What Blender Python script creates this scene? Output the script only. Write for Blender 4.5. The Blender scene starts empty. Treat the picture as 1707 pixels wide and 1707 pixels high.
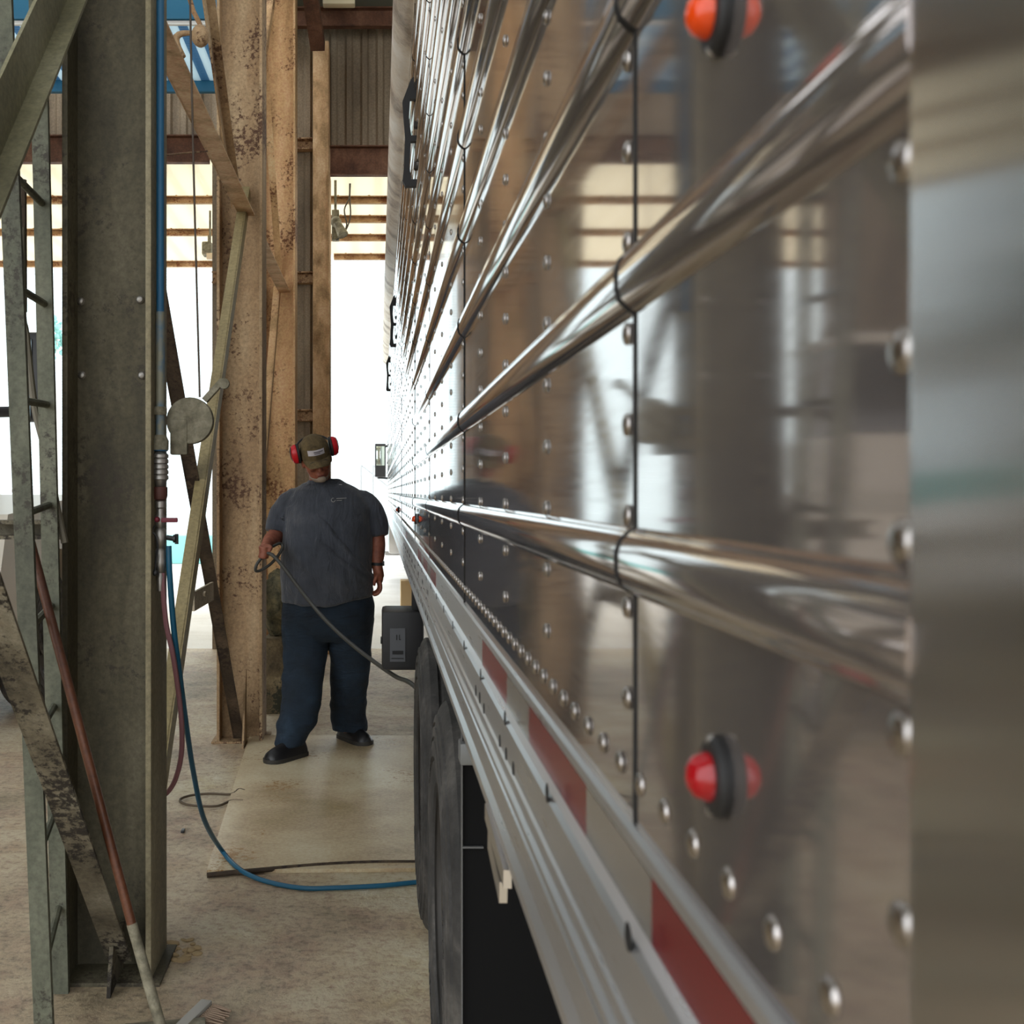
import bpy, bmesh, math, random
from mathutils import Vector, Matrix
random.seed(7)
PI = math.pi
S = bpy.context.scene
COL = S.collection
F = 1890.0; HC = 1.52; VX, VY = 630.0, 820.0

# ------------------------------------------------------------- camera, world, light, exposure
cam_d = bpy.data.cameras.new('camera'); cam = bpy.data.objects.new('camera', cam_d); COL.objects.link(cam)
cam.location = (0, 0, HC); cam.rotation_euler = (PI/2, 0, 0)
cam_d.sensor_width = 36; cam_d.lens = F/1707*36
cam_d.shift_x = (853.5-VX)/1707; cam_d.shift_y = -(853.5-VY)/1707
cam_d.clip_start = 0.01; cam_d.clip_end = 300
cam_d.dof.use_dof = True; cam_d.dof.focus_distance = 6.4; cam_d.dof.aperture_fstop = 14
S.camera = cam
W = bpy.data.worlds.new('world'); S.world = W; W.use_nodes = True
bg = W.node_tree.nodes['Background']; bg.inputs[0].default_value = (0.93, 0.97, 1.0, 1); bg.inputs[1].default_value = 2.4
S.view_settings.view_transform = 'Standard'; S.view_settings.look = 'None'
S.view_settings.gamma = 1; S.view_settings.use_curve_mapping = False
S.view_settings.exposure = 0.28
S.cycles.max_bounces = 9; S.cycles.diffuse_bounces = 5; S.cycles.glossy_bounces = 5
S.cycles.caustics_reflective = False; S.cycles.caustics_refractive = False
S.cycles.use_denoising = True
S.cycles.sample_clamp_indirect = 8

# ------------------------------------------------------------- helpers
def lin(c):
    return tuple(((v/255)/12.92 if v/255 <= .04045 else ((v/255+.055)/1.055)**2.4) for v in c) + (1,)
def at(x, y, Y):
    return Vector(((x-VX)/F*Y, Y, HC-(y-VY)/F*Y))
def on_x(x, y, X):
    Y = X*F/(x-VX)
    return Vector((X, Y, HC-(y-VY)/F*Y))
def on_floor(x, y, z=0.0):
    Y = (HC-z)*F/(y-VY)
    return Vector(((x-VX)/F*Y, Y, z))

MATS = {}
def mat(name, col, rough=.6, metal=0.0, emit=None, estr=1.0, alpha=None, spec=None):
    m = bpy.data.materials.new(name); m.use_nodes = True
    b = m.node_tree.nodes['Principled BSDF']
    b.inputs['Base Color'].default_value = lin(col); b.inputs['Roughness'].default_value = rough
    b.inputs['Metallic'].default_value = metal
    if spec is not None: b.inputs['Specular IOR Level'].default_value = spec
    if emit: b.inputs['Emission Color'].default_value = lin(emit); b.inputs['Emission Strength'].default_value = estr
    MATS[name] = m; return m
def N(m, t, **kw):
    n = m.node_tree.nodes.new(t)
    for k, v in kw.items(): setattr(n, k, v)
    return n
def L(m, a, b): m.node_tree.links.new(a, b)
def coords(m, scale=(1, 1, 1), kind='Object'):
    tc = N(m, 'ShaderNodeTexCoord'); mp = N(m, 'ShaderNodeMapping')
    mp.inputs['Scale'].default_value = scale; L(m, tc.outputs[kind], mp.inputs[0]); return mp.outputs[0]
def noise(m, vec, scale, detail=5, rough=.55, dist=0):
    n = N(m, 'ShaderNodeTexNoise'); n.inputs['Scale'].default_value = scale; n.inputs['Detail'].default_value = detail
    n.inputs['Roughness'].default_value = rough; n.inputs['Distortion'].default_value = dist; L(m, vec, n.inputs['Vector']); return n.outputs['Fac']
def ramp(m, fac, stops):
    r = N(m, 'ShaderNodeValToRGB'); e = r.color_ramp.elements
    while len(e) < len(stops): e.new(.5)
    for el, (p, c) in zip(e, stops): el.position = p; el.color = c if len(c) == 4 else lin(c)
    L(m, fac, r.inputs[0]); return r.outputs[0]
def mix(m, fac, a, b, blend='MIX'):
    x = N(m, 'ShaderNodeMix', data_type='RGBA', blend_type=blend)
    if isinstance(fac, float): x.inputs[0].default_value = fac
    else: L(m, fac, x.inputs[0])
    for s, v in ((6, a), (7, b)):
        if isinstance(v, tuple): x.inputs[s].default_value = v
        else: L(m, v, x.inputs[s])
    return x.outputs[2]
def bump(m, h, strength=.3, dist=.01):
    b = N(m, 'ShaderNodeBump'); b.inputs['Strength'].default_value = strength; b.inputs['Distance'].default_value = dist
    L(m, h, b.inputs['Height']); L(m, b.outputs[0], m.node_tree.nodes['Principled BSDF'].inputs['Normal'])
def dusty(name, dark, mid, light, scale=3.0, rough=.75, streak=.25, bmp=.35, speck=None, speck_amt=.62):
    """painted steel under uneven dust: vertical streaks, blotches, optional rust specks"""
    m = mat(name, mid, rough)
    v = coords(m, (1, 1, streak)); f = noise(m, v, scale, 7, .6, .3)
    c = ramp(m, f, [(.3, dark), (.5, mid), (.72, light)])
    v2 = coords(m); f2 = noise(m, v2, 60, 4, .7)
    c = mix(m, .35, c, ramp(m, f2, [(.35, (70, 70, 70)), (.65, (200, 200, 200))]), 'OVERLAY')
    if speck:
        f3 = noise(m, v2, 38, 6, .75); f4 = noise(m, v2, 2.3, 3, .5)
        mul = N(m, 'ShaderNodeMath', operation='MULTIPLY'); L(m, f3, mul.inputs[0]); L(m, f4, mul.inputs[1])
        k = ramp(m, mul.outputs[0], [(speck_amt*.44, (0, 0, 0)), (speck_amt*.52, (255, 255, 255))])
        c = mix(m, k, c, lin(speck))
    L(m, c, m.node_tree.nodes['Principled BSDF'].inputs['Base Color'])
    bump(m, f2, bmp, .004)
    return m

class MB:
    def __init__(s): s.bm = bmesh.new()
    def _xf(s, verts, M):
        for v in verts: v.co = M @ v.co
    def box(s, lo, hi, bev=0.0, M=None):
        lo, hi = Vector(lo), Vector(hi); c = (lo+hi)/2; d = hi-lo
        r = bmesh.ops.create_cube(s.bm, size=1, matrix=Matrix.Translation(c) @ Matrix.Diagonal((abs(d.x), abs(d.y), abs(d.z), 1)))
        vs = r['verts']
        if bev > 0:
            es = list({e for v in vs for e in v.link_edges})
            rb = bmesh.ops.bevel(s.bm, geom=es, offset=bev, segments=2, profile=.6, affect='EDGES'); 
            vs = list({v for f in rb['faces'] for v in f.verts} | {v for v in vs if v.is_valid})
        if M: s._xf(vs, M)
        return s
    def bar(s, a, b, w, h, up=(0, 0, 1), bev=0):
        """rectangular bar from a to b; w across, h along up"""
        a, b = Vector(a), Vector(b); d = b-a; ln = d.length; d.normalize()
        side = d.cross(Vector(up)).normalized(); u = side.cross(d).normalized()
        M = Matrix((side, d, u)).transposed().to_4x4(); M.translation = (a+b)/2
        return s.box((-w/2, -ln/2, -h/2), (w/2, ln/2, h/2), bev, M)
    def tube(s, pts, r, n=10, caps=True, smooth=0):
        pts = [Vector(p) for p in pts]
        if smooth: pts, = (catmull(pts, smooth),)
        k = len(pts); rs = r if isinstance(r, (list, tuple)) else [r]*k
        if len(rs) != k: rs = [rs[0]+(rs[-1]-rs[0])*i/(k-1) for i in range(k)] if len(rs) == 2 else resample(rs, k)
        t0 = (pts[1]-pts[0]).normalized(); ref = Vector((0, 0, 1)) if abs(t0.z) < .9 else Vector((0, 1, 0))
        nrm = t0.cross(ref).normalized(); rings = []
        for i, p in enumerate(pts):
            t = (pts[min(i+1, k-1)]-pts[max(i-1, 0)]).normalized()
            nrm = (nrm-t*nrm.dot(t)).normalized(); bn = t.cross(nrm)
            rr = rs[i]; ra, rb = rr if isinstance(rr, (tuple, list)) else (rr, rr)
            rings.append([s.bm.verts.new(p+nrm*math.cos(a)*ra+bn*math.sin(a)*rb) for a in (2*PI*j/n for j in range(n))])
        s._skin(rings, n, caps); return s
    def _skin(s, rings, n, caps=True, closed=True):
        for a, b in zip(rings, rings[1:]):
            for j in range(n if closed else n-1): s.bm.faces.new((a[j], a[(j+1) % n], b[(j+1) % n], b[j]))
        if caps: s.bm.faces.new(rings[0][::-1]); s.bm.faces.new(rings[-1])
    def rings(s, secs, n=20, caps=True, M=None):
        """horizontal superellipse sections: (centre, rx, ry[, squareness])"""
        R = []
        for sc in secs:
            c, rx, ry = Vector(sc[0]), sc[1], sc[2]; q = sc[3] if len(sc) > 3 else 1.0
            ring = []
            for j in range(n):
                a = 2*PI*j/n; ca, sa = math.cos(a), math.sin(a)
                p = c+Vector((math.copysign(abs(ca)**q, ca)*rx, math.copysign(abs(sa)**q, sa)*ry, 0))
                ring.append(s.bm.verts.new(M @ p if M else p))
            R.append(ring)
        s._skin(R, n, caps); return s
    def lathe(s, prof, M, n=20, caps=True):
        """prof: (r, h) pairs round local z"""
        R = [[s.bm.verts.new(M @ Vector((r*math.cos(2*PI*j/n), r*math.sin(2*PI*j/n), h))) for j in range(n)] for r, h in prof]
        s._skin(R, n, caps); return s
    def prism(s, poly, a, b, axis='y'):
        """poly of 2D points extruded from a to b along axis; (x,z) for y, (y,z) for x, (x,y) for z"""
        def V(p, t): return (p[0], t, p[1]) if axis == 'y' else ((t, p[0], p[1]) if axis == 'x' else (p[0], p[1], t))
        A = [s.bm.verts.new(V(p, a)) for p in poly]; B = [s.bm.verts.new(V(p, b)) for p in poly]; n = len(poly)
        for i in range(n): s.bm.faces.new((A[i], A[(i+1) % n], B[(i+1) % n], B[i]))
        s.bm.faces.new(A[::-1]); s.bm.faces.new(B); return s
    def ball(s, c, r, M=None, u=16, v=10):
        r = r if isinstance(r, (tuple, list)) else (r, r, r)
        T = Matrix.Translation(Vector(c)) @ (M or Matrix()) @ Matrix.Diagonal((*r, 1))
        bmesh.ops.create_uvsphere(s.bm, u_segments=u, v_segments=v, radius=1, matrix=T); return s
def catmull(p, n):
    q = [2*p[0]-p[1]]+p+[2*p[-1]-p[-2]]; out = []
    for i in range(1, len(q)-2):
        a, b, c, d = q[i-1:i+3]
        for k in range(n):
            t = k/n; out.append(.5*((2*b)+(c-a)*t+(2*a-5*b+4*c-d)*t*t+(3*b-a-3*c+d)*t**3))
    out.append(p[-1]); return out
def resample(rs, k):
    out = []
    for i in range(k):
        t = i*(len(rs)-1)/(k-1); j = min(int(t), len(rs)-2); f = t-j
        a, b = rs[j], rs[j+1]
        out.append(tuple(x+(y-x)*f for x, y in zip(a, b)) if isinstance(a, (tuple, list)) else a+(b-a)*f)
    return out
WL = {}
def obj(name, mb, m, parent=None, smooth=True, angle=40, remesh=None):
    bm = mb.bm; bmesh.ops.recalc_face_normals(bm, faces=bm.faces)
    me = bpy.data.meshes.new(name); bm.to_mesh(me); bm.free()
    if remesh:
        t = bpy.data.objects.new('t', me); COL.objects.link(t)
        r = t.modifiers.new('r', 'REMESH'); r.mode = 'VOXEL'; r.voxel_size = remesh
        sm = t.modifiers.new('s', 'SMOOTH'); sm.factor = .5; sm.iterations = 4
        dg = bpy.context.evaluated_depsgraph_get(); me2 = bpy.data.meshes.new_from_object(t.evaluated_get(dg))
        bpy.data.objects.remove(t); me = me2; me.name = name; angle = 180
    if parent is not None: org = WL[parent.name]
    else:
        n = len(me.vertices); xs = [v.co for v in me.vertices]
        org = Vector(((min(v.x for v in xs)+max(v.x for v in xs))/2, (min(v.y for v in xs)+max(v.y for v in xs))/2, min(v.z for v in xs)))
    me.transform(Matrix.Translation(-org))
    me.materials.clear()
    for x in (m if isinstance(m, list) else [m]): me.materials.append(x)
    if smooth:
        me.polygons.foreach_set('use_smooth', [True]*len(me.polygons))
        if angle < 180: me.set_sharp_from_angle(angle=math.radians(angle))
    o = bpy.data.objects.new(name, me); COL.objects.link(o)
    if parent is None: o.location = org
    else: o.parent = parent
    WL[o.name] = org.copy(); return o
def tag(o, label, cat, group=None):
    o['label'] = label; o['category'] = cat
    if group: o['group'] = group
    return o
def thing(name, label, cat, loc, group=None):
    o = bpy.data.objects.new(name, None); o.empty_display_size = .05; COL.objects.link(o); o.location = loc
    WL[o.name] = Vector(loc); return tag(o, label, cat, group)
def struct(name, mb, m, **k):
    o = obj(name, mb, m, **k); o['kind'] = 'structure'; return o
def lathe_z(c): return Matrix.Translation(Vector(c))
def along(c, d):
    d = Vector(d).normalized(); M = d.to_track_quat('Z', 'Y').to_matrix().to_4x4(); M.translation = Vector(c); return M

# ------------------------------------------------------------- materials
colA = dusty('grey green dusty paint', (46, 42, 31), (86, 80, 61), (124, 116, 95), 3.2, .75, .3, .5, (62, 55, 44), .66)
colB = dusty('beige dusty paint with rust specks', (128, 100, 70), (170, 140, 104), (202, 178, 142), 3.0, .75, .3, .5, (84, 56, 36), .645)
colC = dusty('golden dusty paint plus door light', (164, 126, 80), (208, 170, 120), (232, 204, 158), 3.0, .75, .3, .4, (110, 70, 40), .66)  # dusty paint, its tone lightened for light bouncing in near the doorway
braceM = dusty('smooth beige brace paint', (138, 122, 84), (160, 144, 102), (176, 162, 122), 2.0, .55, .5, .1)
braceG = dusty('grey olive brace paint', (88, 84, 62), (124, 119, 90), (150, 145, 118), 2.5, .65, .5, .3)
plateTan = dusty('pale tan plate paint', (150, 136, 112), (184, 170, 146), (206, 194, 172), 5, .6, 1, .2)
strutM = dusty('light tan dusty strut', (172, 140, 100), (216, 184, 144), (238, 220, 190), 6, .7, 1, .4)
braceD = dusty('dark dirty brace steel', (40, 32, 24), (70, 56, 42), (104, 88, 70), 5, .8, .6, .5, (40, 28, 20), .6)
braceL = dusty('dust covered brace steel', (70, 64, 50), (112, 104, 86), (150, 144, 126), 6, .85, .6, .7, (38, 32, 24), .56)
ladderM = dusty('grey green ladder paint', (60, 60, 50), (90, 92, 76), (116, 116, 98), 5, .7, .4, .3, (54, 50, 40), .68)
rustM = dusty('rust brown primer', (66, 40, 26), (108, 70, 48), (140, 100, 74), 5, .8, .6, .4)
bandM = dusty('dusty tan beam', (110, 80, 52), (158, 122, 84), (196, 162, 122), 4, .8, .6, .4, (88, 52, 30), .6)
sheetM = dusty('weathered corrugated sheet', (92, 78, 60), (140, 122, 98), (176, 158, 132), 3.5, .7, .12, .25)
purlinM = dusty('tan purlin', (140, 100, 62), (184, 146, 102), (214, 184, 146), 6, .7, 1, .3, (120, 66, 34), .58)
postM = dusty('sandy jamb post plus door glow', (150, 114, 74), (206, 168, 120), (232, 204, 158), 8, .85, .5, .7)  # sandy paint, lightened to carry the flare at the doorway edge
black = mat('black rubber', (22, 22, 23), .6)
blackp = mat('black plastic', (34, 34, 36), .45)
steel = mat('worn steel', (150, 146, 140), .4, .8)
alu = mat('aluminium', (205, 203, 202), .28, 1.0)
bluehose = mat('blue rubber', (24, 92, 122), .45)
redhose = mat('dusty pink rubber', (140, 96, 100), .6)
greyhose = mat('dark grey rubber', (66, 66, 62), .5)
dustp = dusty('dust covered fitting', (92, 86, 70), (134, 128, 108), (164, 158, 138), 14, .85, 1, .5)
white = mat('white truck paint', (226, 224, 220), .3)

# trailer skins
def metal_sheet(name, col, r0, r1, bstr, wave=3.0):
    m = mat(name, col, .12, 1.0); b = m.node_tree.nodes['Principled BSDF']
    v = coords(m, (1, 1, 1)); f = noise(m, v, wave, 2, .4)
    v2 = coords(m, (1, .6, 30)); f2 = noise(m, v2, 9, 3, .6)
    mr = N(m, 'ShaderNodeMapRange'); mr.inputs['To Min'].default_value = r0; mr.inputs['To Max'].default_value = r1
    L(m, f2, mr.inputs[0]); L(m, mr.outputs[0], b.inputs['Roughness'])
    bump(m, f, bstr, .01)
    return m
skin = metal_sheet('polished aluminium sheet', (172, 163, 159), .035, .085, .05)
skin.node_tree.nodes['Principled BSDF'].inputs['Metallic'].default_value = .82
satin = mat('brushed corner aluminium', (198, 196, 196), .17, 1.0)
tg = N(satin, 'ShaderNodeTangent', direction_type='RADIAL', axis='Z'); L(satin, tg.outputs[0], satin.node_tree.nodes['Principled BSDF'].inputs['Tangent'])
satin.node_tree.nodes['Principled BSDF'].inputs['Anisotropic'].default_value = .9
railM = metal_sheet('satin rail aluminium', (196, 196, 198), .24, .34, .02)
railM.node_tree.nodes['Principled BSDF'].inputs['Metallic'].default_value = .85
rivetM = mat('rivet aluminium', (170, 164, 160), .25, 1.0)
tapeR = mat('red reflective tape', (116, 26, 32), .25, .25)
tapeW = mat('silver reflective tape', (160, 154, 146), .22, .6)
nearBlackM = mat('near black', (12, 11, 11), .9)

# ------------------------------------------------------------- floor and ground
m = mat('dusty concrete', (150, 138, 118), .78)
v = coords(m); f = noise(m, v, 1.1, 6, .6, .4); g = noise(m, v, 30, 8, .75); s_ = noise(m, v, 5, 6, .7)
c = ramp(m, f, [(.3, (180, 163, 134)), (.5, (208, 194, 168)), (.7, (226, 217, 198))])
c = mix(m, .55, c, ramp(m, s_, [(.35, (96, 92, 86)), (.6, (180, 176, 170))]), 'OVERLAY')
c = mix(m, .5, c, ramp(m, g, [(.36, (70, 67, 62)), (.52, (206, 204, 200))]), 'OVERLAY')
L(m, c, m.node_tree.nodes['Principled BSDF'].inputs['Base Color'])
ad = N(m, 'ShaderNodeMath', operation='ADD'); L(m, g, ad.inputs[0]); L(m, s_, ad.inputs[1])
bump(m, ad.outputs[0], .7, .02)
floorM = m
m.node_tree.nodes['Principled BSDF'].inputs['Roughness'].default_value = .55
b = MB(); b.box((-8, -8, -.2), (6, 11, 0)); struct('floor', b, floorM)
gm = dusty('pale outdoor concrete', (216, 212, 204), (230, 228, 222), (240, 238, 234), 1, .9, 1, .2)
b = MB(); b.box((-60, 11, -.2), (60, 120, -.004)); struct('ground', b, gm)

# ------------------------------------------------------------- end wall
def corr(b, x0, x1, z0, z1, Y, pitch=.15, dep=.03):
    """trapezoid corrugated sheet facing -Y"""
    x = x0; pts = []
    while x < x1-1e-6:
        for dx, dy in ((0, 0), (.3, 0), (.42, dep), (.85, dep), (1.0, 0)):
            xx = x+dx*pitch
            if xx <= x1: pts.append((xx, Y+dy))
        x += pitch
    pts.append((x1, Y))
    back = [(x1, Y+dep+.006), (x0, Y+dep+.006)]
    b.prism(pts+back, z0, z1, 'z')
b = MB()
corr(b, -1.6, -.60, 0, 6.15, 10.95); corr(b, -.60, 4.2, 4.78, 6.15, 10.95); corr(b, -4.0, -1.6, 4.86, 6.15, 10.95)
corr(b, -8, -4.0, 0, 6.15, 10.95); corr(b, 4.2, 6, 0, 6.15, 10.95)
struct('wall_end', b, sheetM, smooth=False)
def beam(name, lo, hi, m, label, cat='beam', group=None):
    b = MB(); b.box(lo, hi, .006); return tag(obj(name, b, m), label, cat, group)
def channel(name, x0, x1, z0, z1, Y, m, label, cat='beam', group=None, dep=.08):
    """C channel along X opening toward the camera"""
    b = MB(); t = .012
    b.prism([(Y, z0), (Y+dep, z0), (Y+dep, z1), (Y, z1), (Y, z1-t), (Y+dep-t, z1-t), (Y+dep-t, z0+t), (Y, z0+t)], x0, x1, 'x')
    return tag(obj(name, b, m, smooth=False), label, cat, group)
channel('header_beam', -.455, 4.2, 4.52, 4.80, 10.72, rustM, 'dark rusty steel header across the doorway the trailer stands in')
channel('header_beam', -4.0, -1.6, 4.64, 4.90, 10.72, rustM, 'dark brown header over the bright left lane doorway')
channel('roof_beam', -1.6, 4.2, 5.88, 6.06, 10.6, rustM, 'rust brown beam under the roof above the corrugated sheets')
for z, w in ((4.86, 'topmost'), (3.58, 'middle'), (2.26, 'lowest')):
    channel('wall_girt', -1.59, -.612, z-.06, z+.05, 10.84, bandM, w+' short brown girt crossing the narrow corrugated wall strip', 'girt', None, .1)
b = MB(); b.box((-.61, 10.62, 0), (-.46, 10.94, 5.75), .012)
b.box((-.47, 10.60, 0), (-.452, 10.94, 4.52), .003)
tag(obj('door_jamb_post', b, postM), 'sandy brown steel post at the left edge of the far doorway', 'post')
b = MB(); b.bar(at(530, 78, 10.5), at(510, -60, 9.6), .13, .1); tag(obj('knee_brace', b, rustM), 'dark brown strut rising from the jamb post to the roof', 'brace')

# side walls, roof, rear left open to let light in
b = MB(); corr(b, 0, 9.9, 0, 6.2, 0, .3, .04)
bmesh.ops.transform(b.bm, matrix=Matrix.Translation((-7.5, 1.1, 0)) @ Matrix.Rotation(PI/2, 4, 'Z'), verts=b.bm.verts)
struct('wall_left', b, sheetM, smooth=False)
b = MB(); b.box((5.5, 4, 0), (5.6, 11, 6.2)); struct('wall_right', b, sheetM)
b = MB()
for lo, hi in (((-8, -1.5, 6.15), (6, 1.2, 6.25)), ((-8, 1.9, 6.15), (6, 4.6, 6.25)), ((-8, 5.3, 6.15), (6, 7.6, 6.25)), ((-8, 8.2, 6.15), (6, 8.8, 6.25)), ((-1.0, 8.8, 6.15), (6, 11, 6.25)), ((-8, 10.6, 6.15), (-1.0, 11, 6.25))): b.box(lo, hi)  # open gaps between roof strips added to let sky light brighten the interior
struct('ceiling', b, mat('dusty roof deck', (128, 128, 112), .8))

# ------------------------------------------------------------- catwalk
m = mat('blue deck with painted daylight stripes', (20, 110, 150), .5); nt = m.node_tree; pb = nt.nodes['Principled BSDF']
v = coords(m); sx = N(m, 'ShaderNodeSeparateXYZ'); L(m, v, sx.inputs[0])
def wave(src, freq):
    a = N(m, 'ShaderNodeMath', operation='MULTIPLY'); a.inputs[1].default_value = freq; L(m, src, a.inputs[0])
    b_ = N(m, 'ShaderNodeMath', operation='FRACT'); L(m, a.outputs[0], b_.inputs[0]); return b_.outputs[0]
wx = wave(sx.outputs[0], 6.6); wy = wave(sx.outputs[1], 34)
st = N(m, 'ShaderNodeMath', operation='GREATER_THAN'); st.inputs[1].default_value = .52; L(m, wx, st.inputs[0])  # pale stripes and dashes paint the daylight coming through the grating
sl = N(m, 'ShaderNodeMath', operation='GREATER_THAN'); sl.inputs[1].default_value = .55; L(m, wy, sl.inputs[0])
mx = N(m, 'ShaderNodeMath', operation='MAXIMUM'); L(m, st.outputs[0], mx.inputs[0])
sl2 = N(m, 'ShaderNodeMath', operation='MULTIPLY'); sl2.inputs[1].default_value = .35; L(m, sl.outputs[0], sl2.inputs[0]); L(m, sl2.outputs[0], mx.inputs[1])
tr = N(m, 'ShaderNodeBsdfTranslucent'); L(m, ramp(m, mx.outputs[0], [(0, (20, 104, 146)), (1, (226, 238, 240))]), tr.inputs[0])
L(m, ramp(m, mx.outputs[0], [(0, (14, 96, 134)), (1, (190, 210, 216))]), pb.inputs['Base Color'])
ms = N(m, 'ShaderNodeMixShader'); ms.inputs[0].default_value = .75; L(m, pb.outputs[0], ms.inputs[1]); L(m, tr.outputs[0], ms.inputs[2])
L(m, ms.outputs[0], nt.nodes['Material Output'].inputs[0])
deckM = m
tealM = mat('teal blue paint', (26, 106, 140), .5)
cw = thing('catwalk', 'blue steel catwalk with perforated deck hung high over the left lane', 'catwalk', (-4.2, 9.7, 5.3))
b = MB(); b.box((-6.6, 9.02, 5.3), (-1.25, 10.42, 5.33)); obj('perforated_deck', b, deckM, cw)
for y0 in (8.96, 10.42):
    b = MB(); b.box((-6.6, y0, 5.26 if y0 < 9 else 5.2), (-1.25, y0+.06, 5.42), .004); obj('edge_beam', b, tealM, cw)
b = MB(); b.bar((-6.6, 9.0, 5.24), (-1.25, 9.0, 5.24), .03, .03); b.bar((-3.0, 9.0, 5.3), (-4.4, 9.0, 6.1), .05, .05); obj('rail', b, mat('white painted rail', (225, 225, 220), .5), cw)

# ------------------------------------------------------------- outdoor canopy
trm = mat('translucent cream roof panel', (236, 226, 200), .6); nt = trm.node_tree
tb = N(trm, 'ShaderNodeBsdfTranslucent'); tb.inputs[0].default_value = lin((205, 196, 176))
ms = N(trm, 'ShaderNodeMixShader'); ms.inputs[0].default_value = .7; L(trm, nt.nodes['Principled BSDF'].outputs[0], ms.inputs[1]); ms.inputs[0].default_value = .82; tb.inputs[0].default_value = lin((236, 230, 214)); L(trm, tb.outputs[0], ms.inputs[2]); L(trm, ms.outputs[0], nt.nodes['Material Output'].inputs[0])
def canopy(x0, x1, z, Y1, ys, label, plab):
    b = MB(); n = int((x1-x0)/.3); pts = []
    for i in range(n+1):
        x = x0+(x1-x0)*i/n
        for dx, dz in ((-.03, 0), (-.015, .04), (.015, .04), (.03, 0)): pts.append((x+dx, z+.1+dz))
    b.prism(pts+[(x1+.04, z+.095), (x0-.04, z+.095)], 11.05, Y1, 'y')
    tag(obj('canopy_roof', b, trm, smooth=False), label, 'canopy')
    for i, y in enumerate(ys):
        b = MB(); hh = .085
        b.prism([(y, z), (y+.06, z), (y+.06, z+hh), (y, z+hh), (y, z+hh-.012), (y+.045, z+hh-.012), (y+.045, z+.012), (y, z+.012)], x0, x1, 'x')
        for k in range(int((x1-x0)/.35)): b.ball((x0+.17+k*.35, y+.02, z+hh+.006), .012, u=8, v=5)
        tag(obj('canopy_purlin', b, purlinM, smooth=False), plab[i], 'purlin')
canopy(-.62, 5, 4.78, 16.3, [12.8, 13.7, 14.7, 15.9], 'cream translucent canopy roof outside the far doorway',
       ['tan purlin of the doorway canopy closest to the header', 'second tan purlin of the doorway canopy', 'third tan purlin of the doorway canopy', 'outermost tan purlin of the doorway canopy above bright sky'])
canopy(-7, -1.3, 4.78, 17.0, [12.8, 14.4, 16.4], 'cream translucent canopy roof outside the left lane doorway',
       ['tan purlin of the left lane canopy just past the header', 'middle tan purlin of the left lane canopy', 'rusty outermost purlin of the left lane canopy'])
# lamp on the right canopy with its cord, lamp on the left canopy
fb = MB()
lt = thing('flood_light', 'small dusty flood light with hanging cord at the top of the far doorway', 'light', at(565, 375, 12.2))
b = MB(); b.box(at(556, 346, 12.2)-Vector((.02, 0, .02)), at(562, 392, 12.2)+Vector((.02, .1, -.05)), .01); b.box((at(557, 0, 12.2).x, 12.2, 4.5), (at(561, 0, 12.2).x, 12.25, 4.88)); obj('bracket', b, dustp, lt)
b = MB(); b.ball(at(560, 370, 12.15), (.06, .07, .06)); b.tube([at(562, 372, 12.1), at(572, 392, 12.05)], [.04, .06]); obj('lamp_head', b, dustp, lt)
b = MB(); b.tube([at(x, y, 12.1) for x, y in ((583, 306), (582, 330), (574, 350), (578, 375), (570, 392), (560, 400), (574, 388), (584, 362), (583, 330), (584, 306))], .008, 6, smooth=4); obj('cord', b, mat('grey cord', (90, 84, 74), .7), lt)
lt = thing('flood_light', 'grey flood light hanging under the left lane canopy', 'light', at(345, 420, 13.5))
b = MB(); b.box(at(336, 424, 13.5), at(356, 408, 13.7), .02); b.box(at(346, 408, 13.5), at(352, 395, 13.6), .01); b.box((at(348, 0, 13.5).x, 13.52, 4.4), (at(351, 0, 13.5).x, 13.55, 4.88)); obj('lamp_head', b, dustp, lt)
b = MB(); b.box(at(344, 432, 13.5), at(356, 424, 13.6), .01); obj('lens', b, mat('pale lens', (220, 200, 170), .3), lt)
b = MB(); b.box(at(538, 6, 10.2), at(592, -12, 10.3), .01); lp = tag(obj('strip_light', b, mat('cream lamp housing', (230, 214, 178), .5)), 'cream strip light housing under the roof beside the trailer', 'light')

# ------------------------------------------------------------- columns
CX0, CX1 = -.976, -.70
litFlangeA = dusty('dusty column paint lightened for lit flange', (96, 88, 64), (140, 130, 102), (168, 158, 130), 3, .7, .3, .3)  # lighter copy of the column paint; puts light on the right flange
def column(y0, m, label, plate=True, x0=CX0, flm=None, bolts=()):
    t = thing('steel_column', label, 'column', ((x0+CX1)/2, y0+.13, 0))
    y1 = y0+.26
    b = MB(); b.box((x0, y0, 0.012), (x0+.018, y1, 6.15), .003); obj('flange', b, m, t)
    b = MB(); b.box((CX1-.018, y0, 0.012), (CX1, y1, 6.15), .003); obj('flange', b, flm or m, t)
    b = MB(); ww = .012
    b.prism([(x0+.018, y0+.118), (x0+.018, y0+.142), (x0+.04, y0+.136), (CX1-.04, y0+.136), (CX1-.018, y0+.142), (CX1-.018, y0+.118), (CX1-.04, y0+.124), (x0+.04, y0+.124)], .012, 6.14, 'z')
    obj('web', b, m, t)
    b = MB(); b.box((x0-.03, y0-.02, 0), (CX1+.03, y1+.02, .012), .002); obj('base_plate', b, m, t)
    for p in bolts:
        b = MB(); b.lathe([(.001, 0), (.013, .001), (.013, .006), (.009, .010), (.009, .013), (.001, .016)], along(p, (0, -1, 0)), 10); obj('bolt', b, steel, t)
    return t
yw = 3.5+.124
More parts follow.
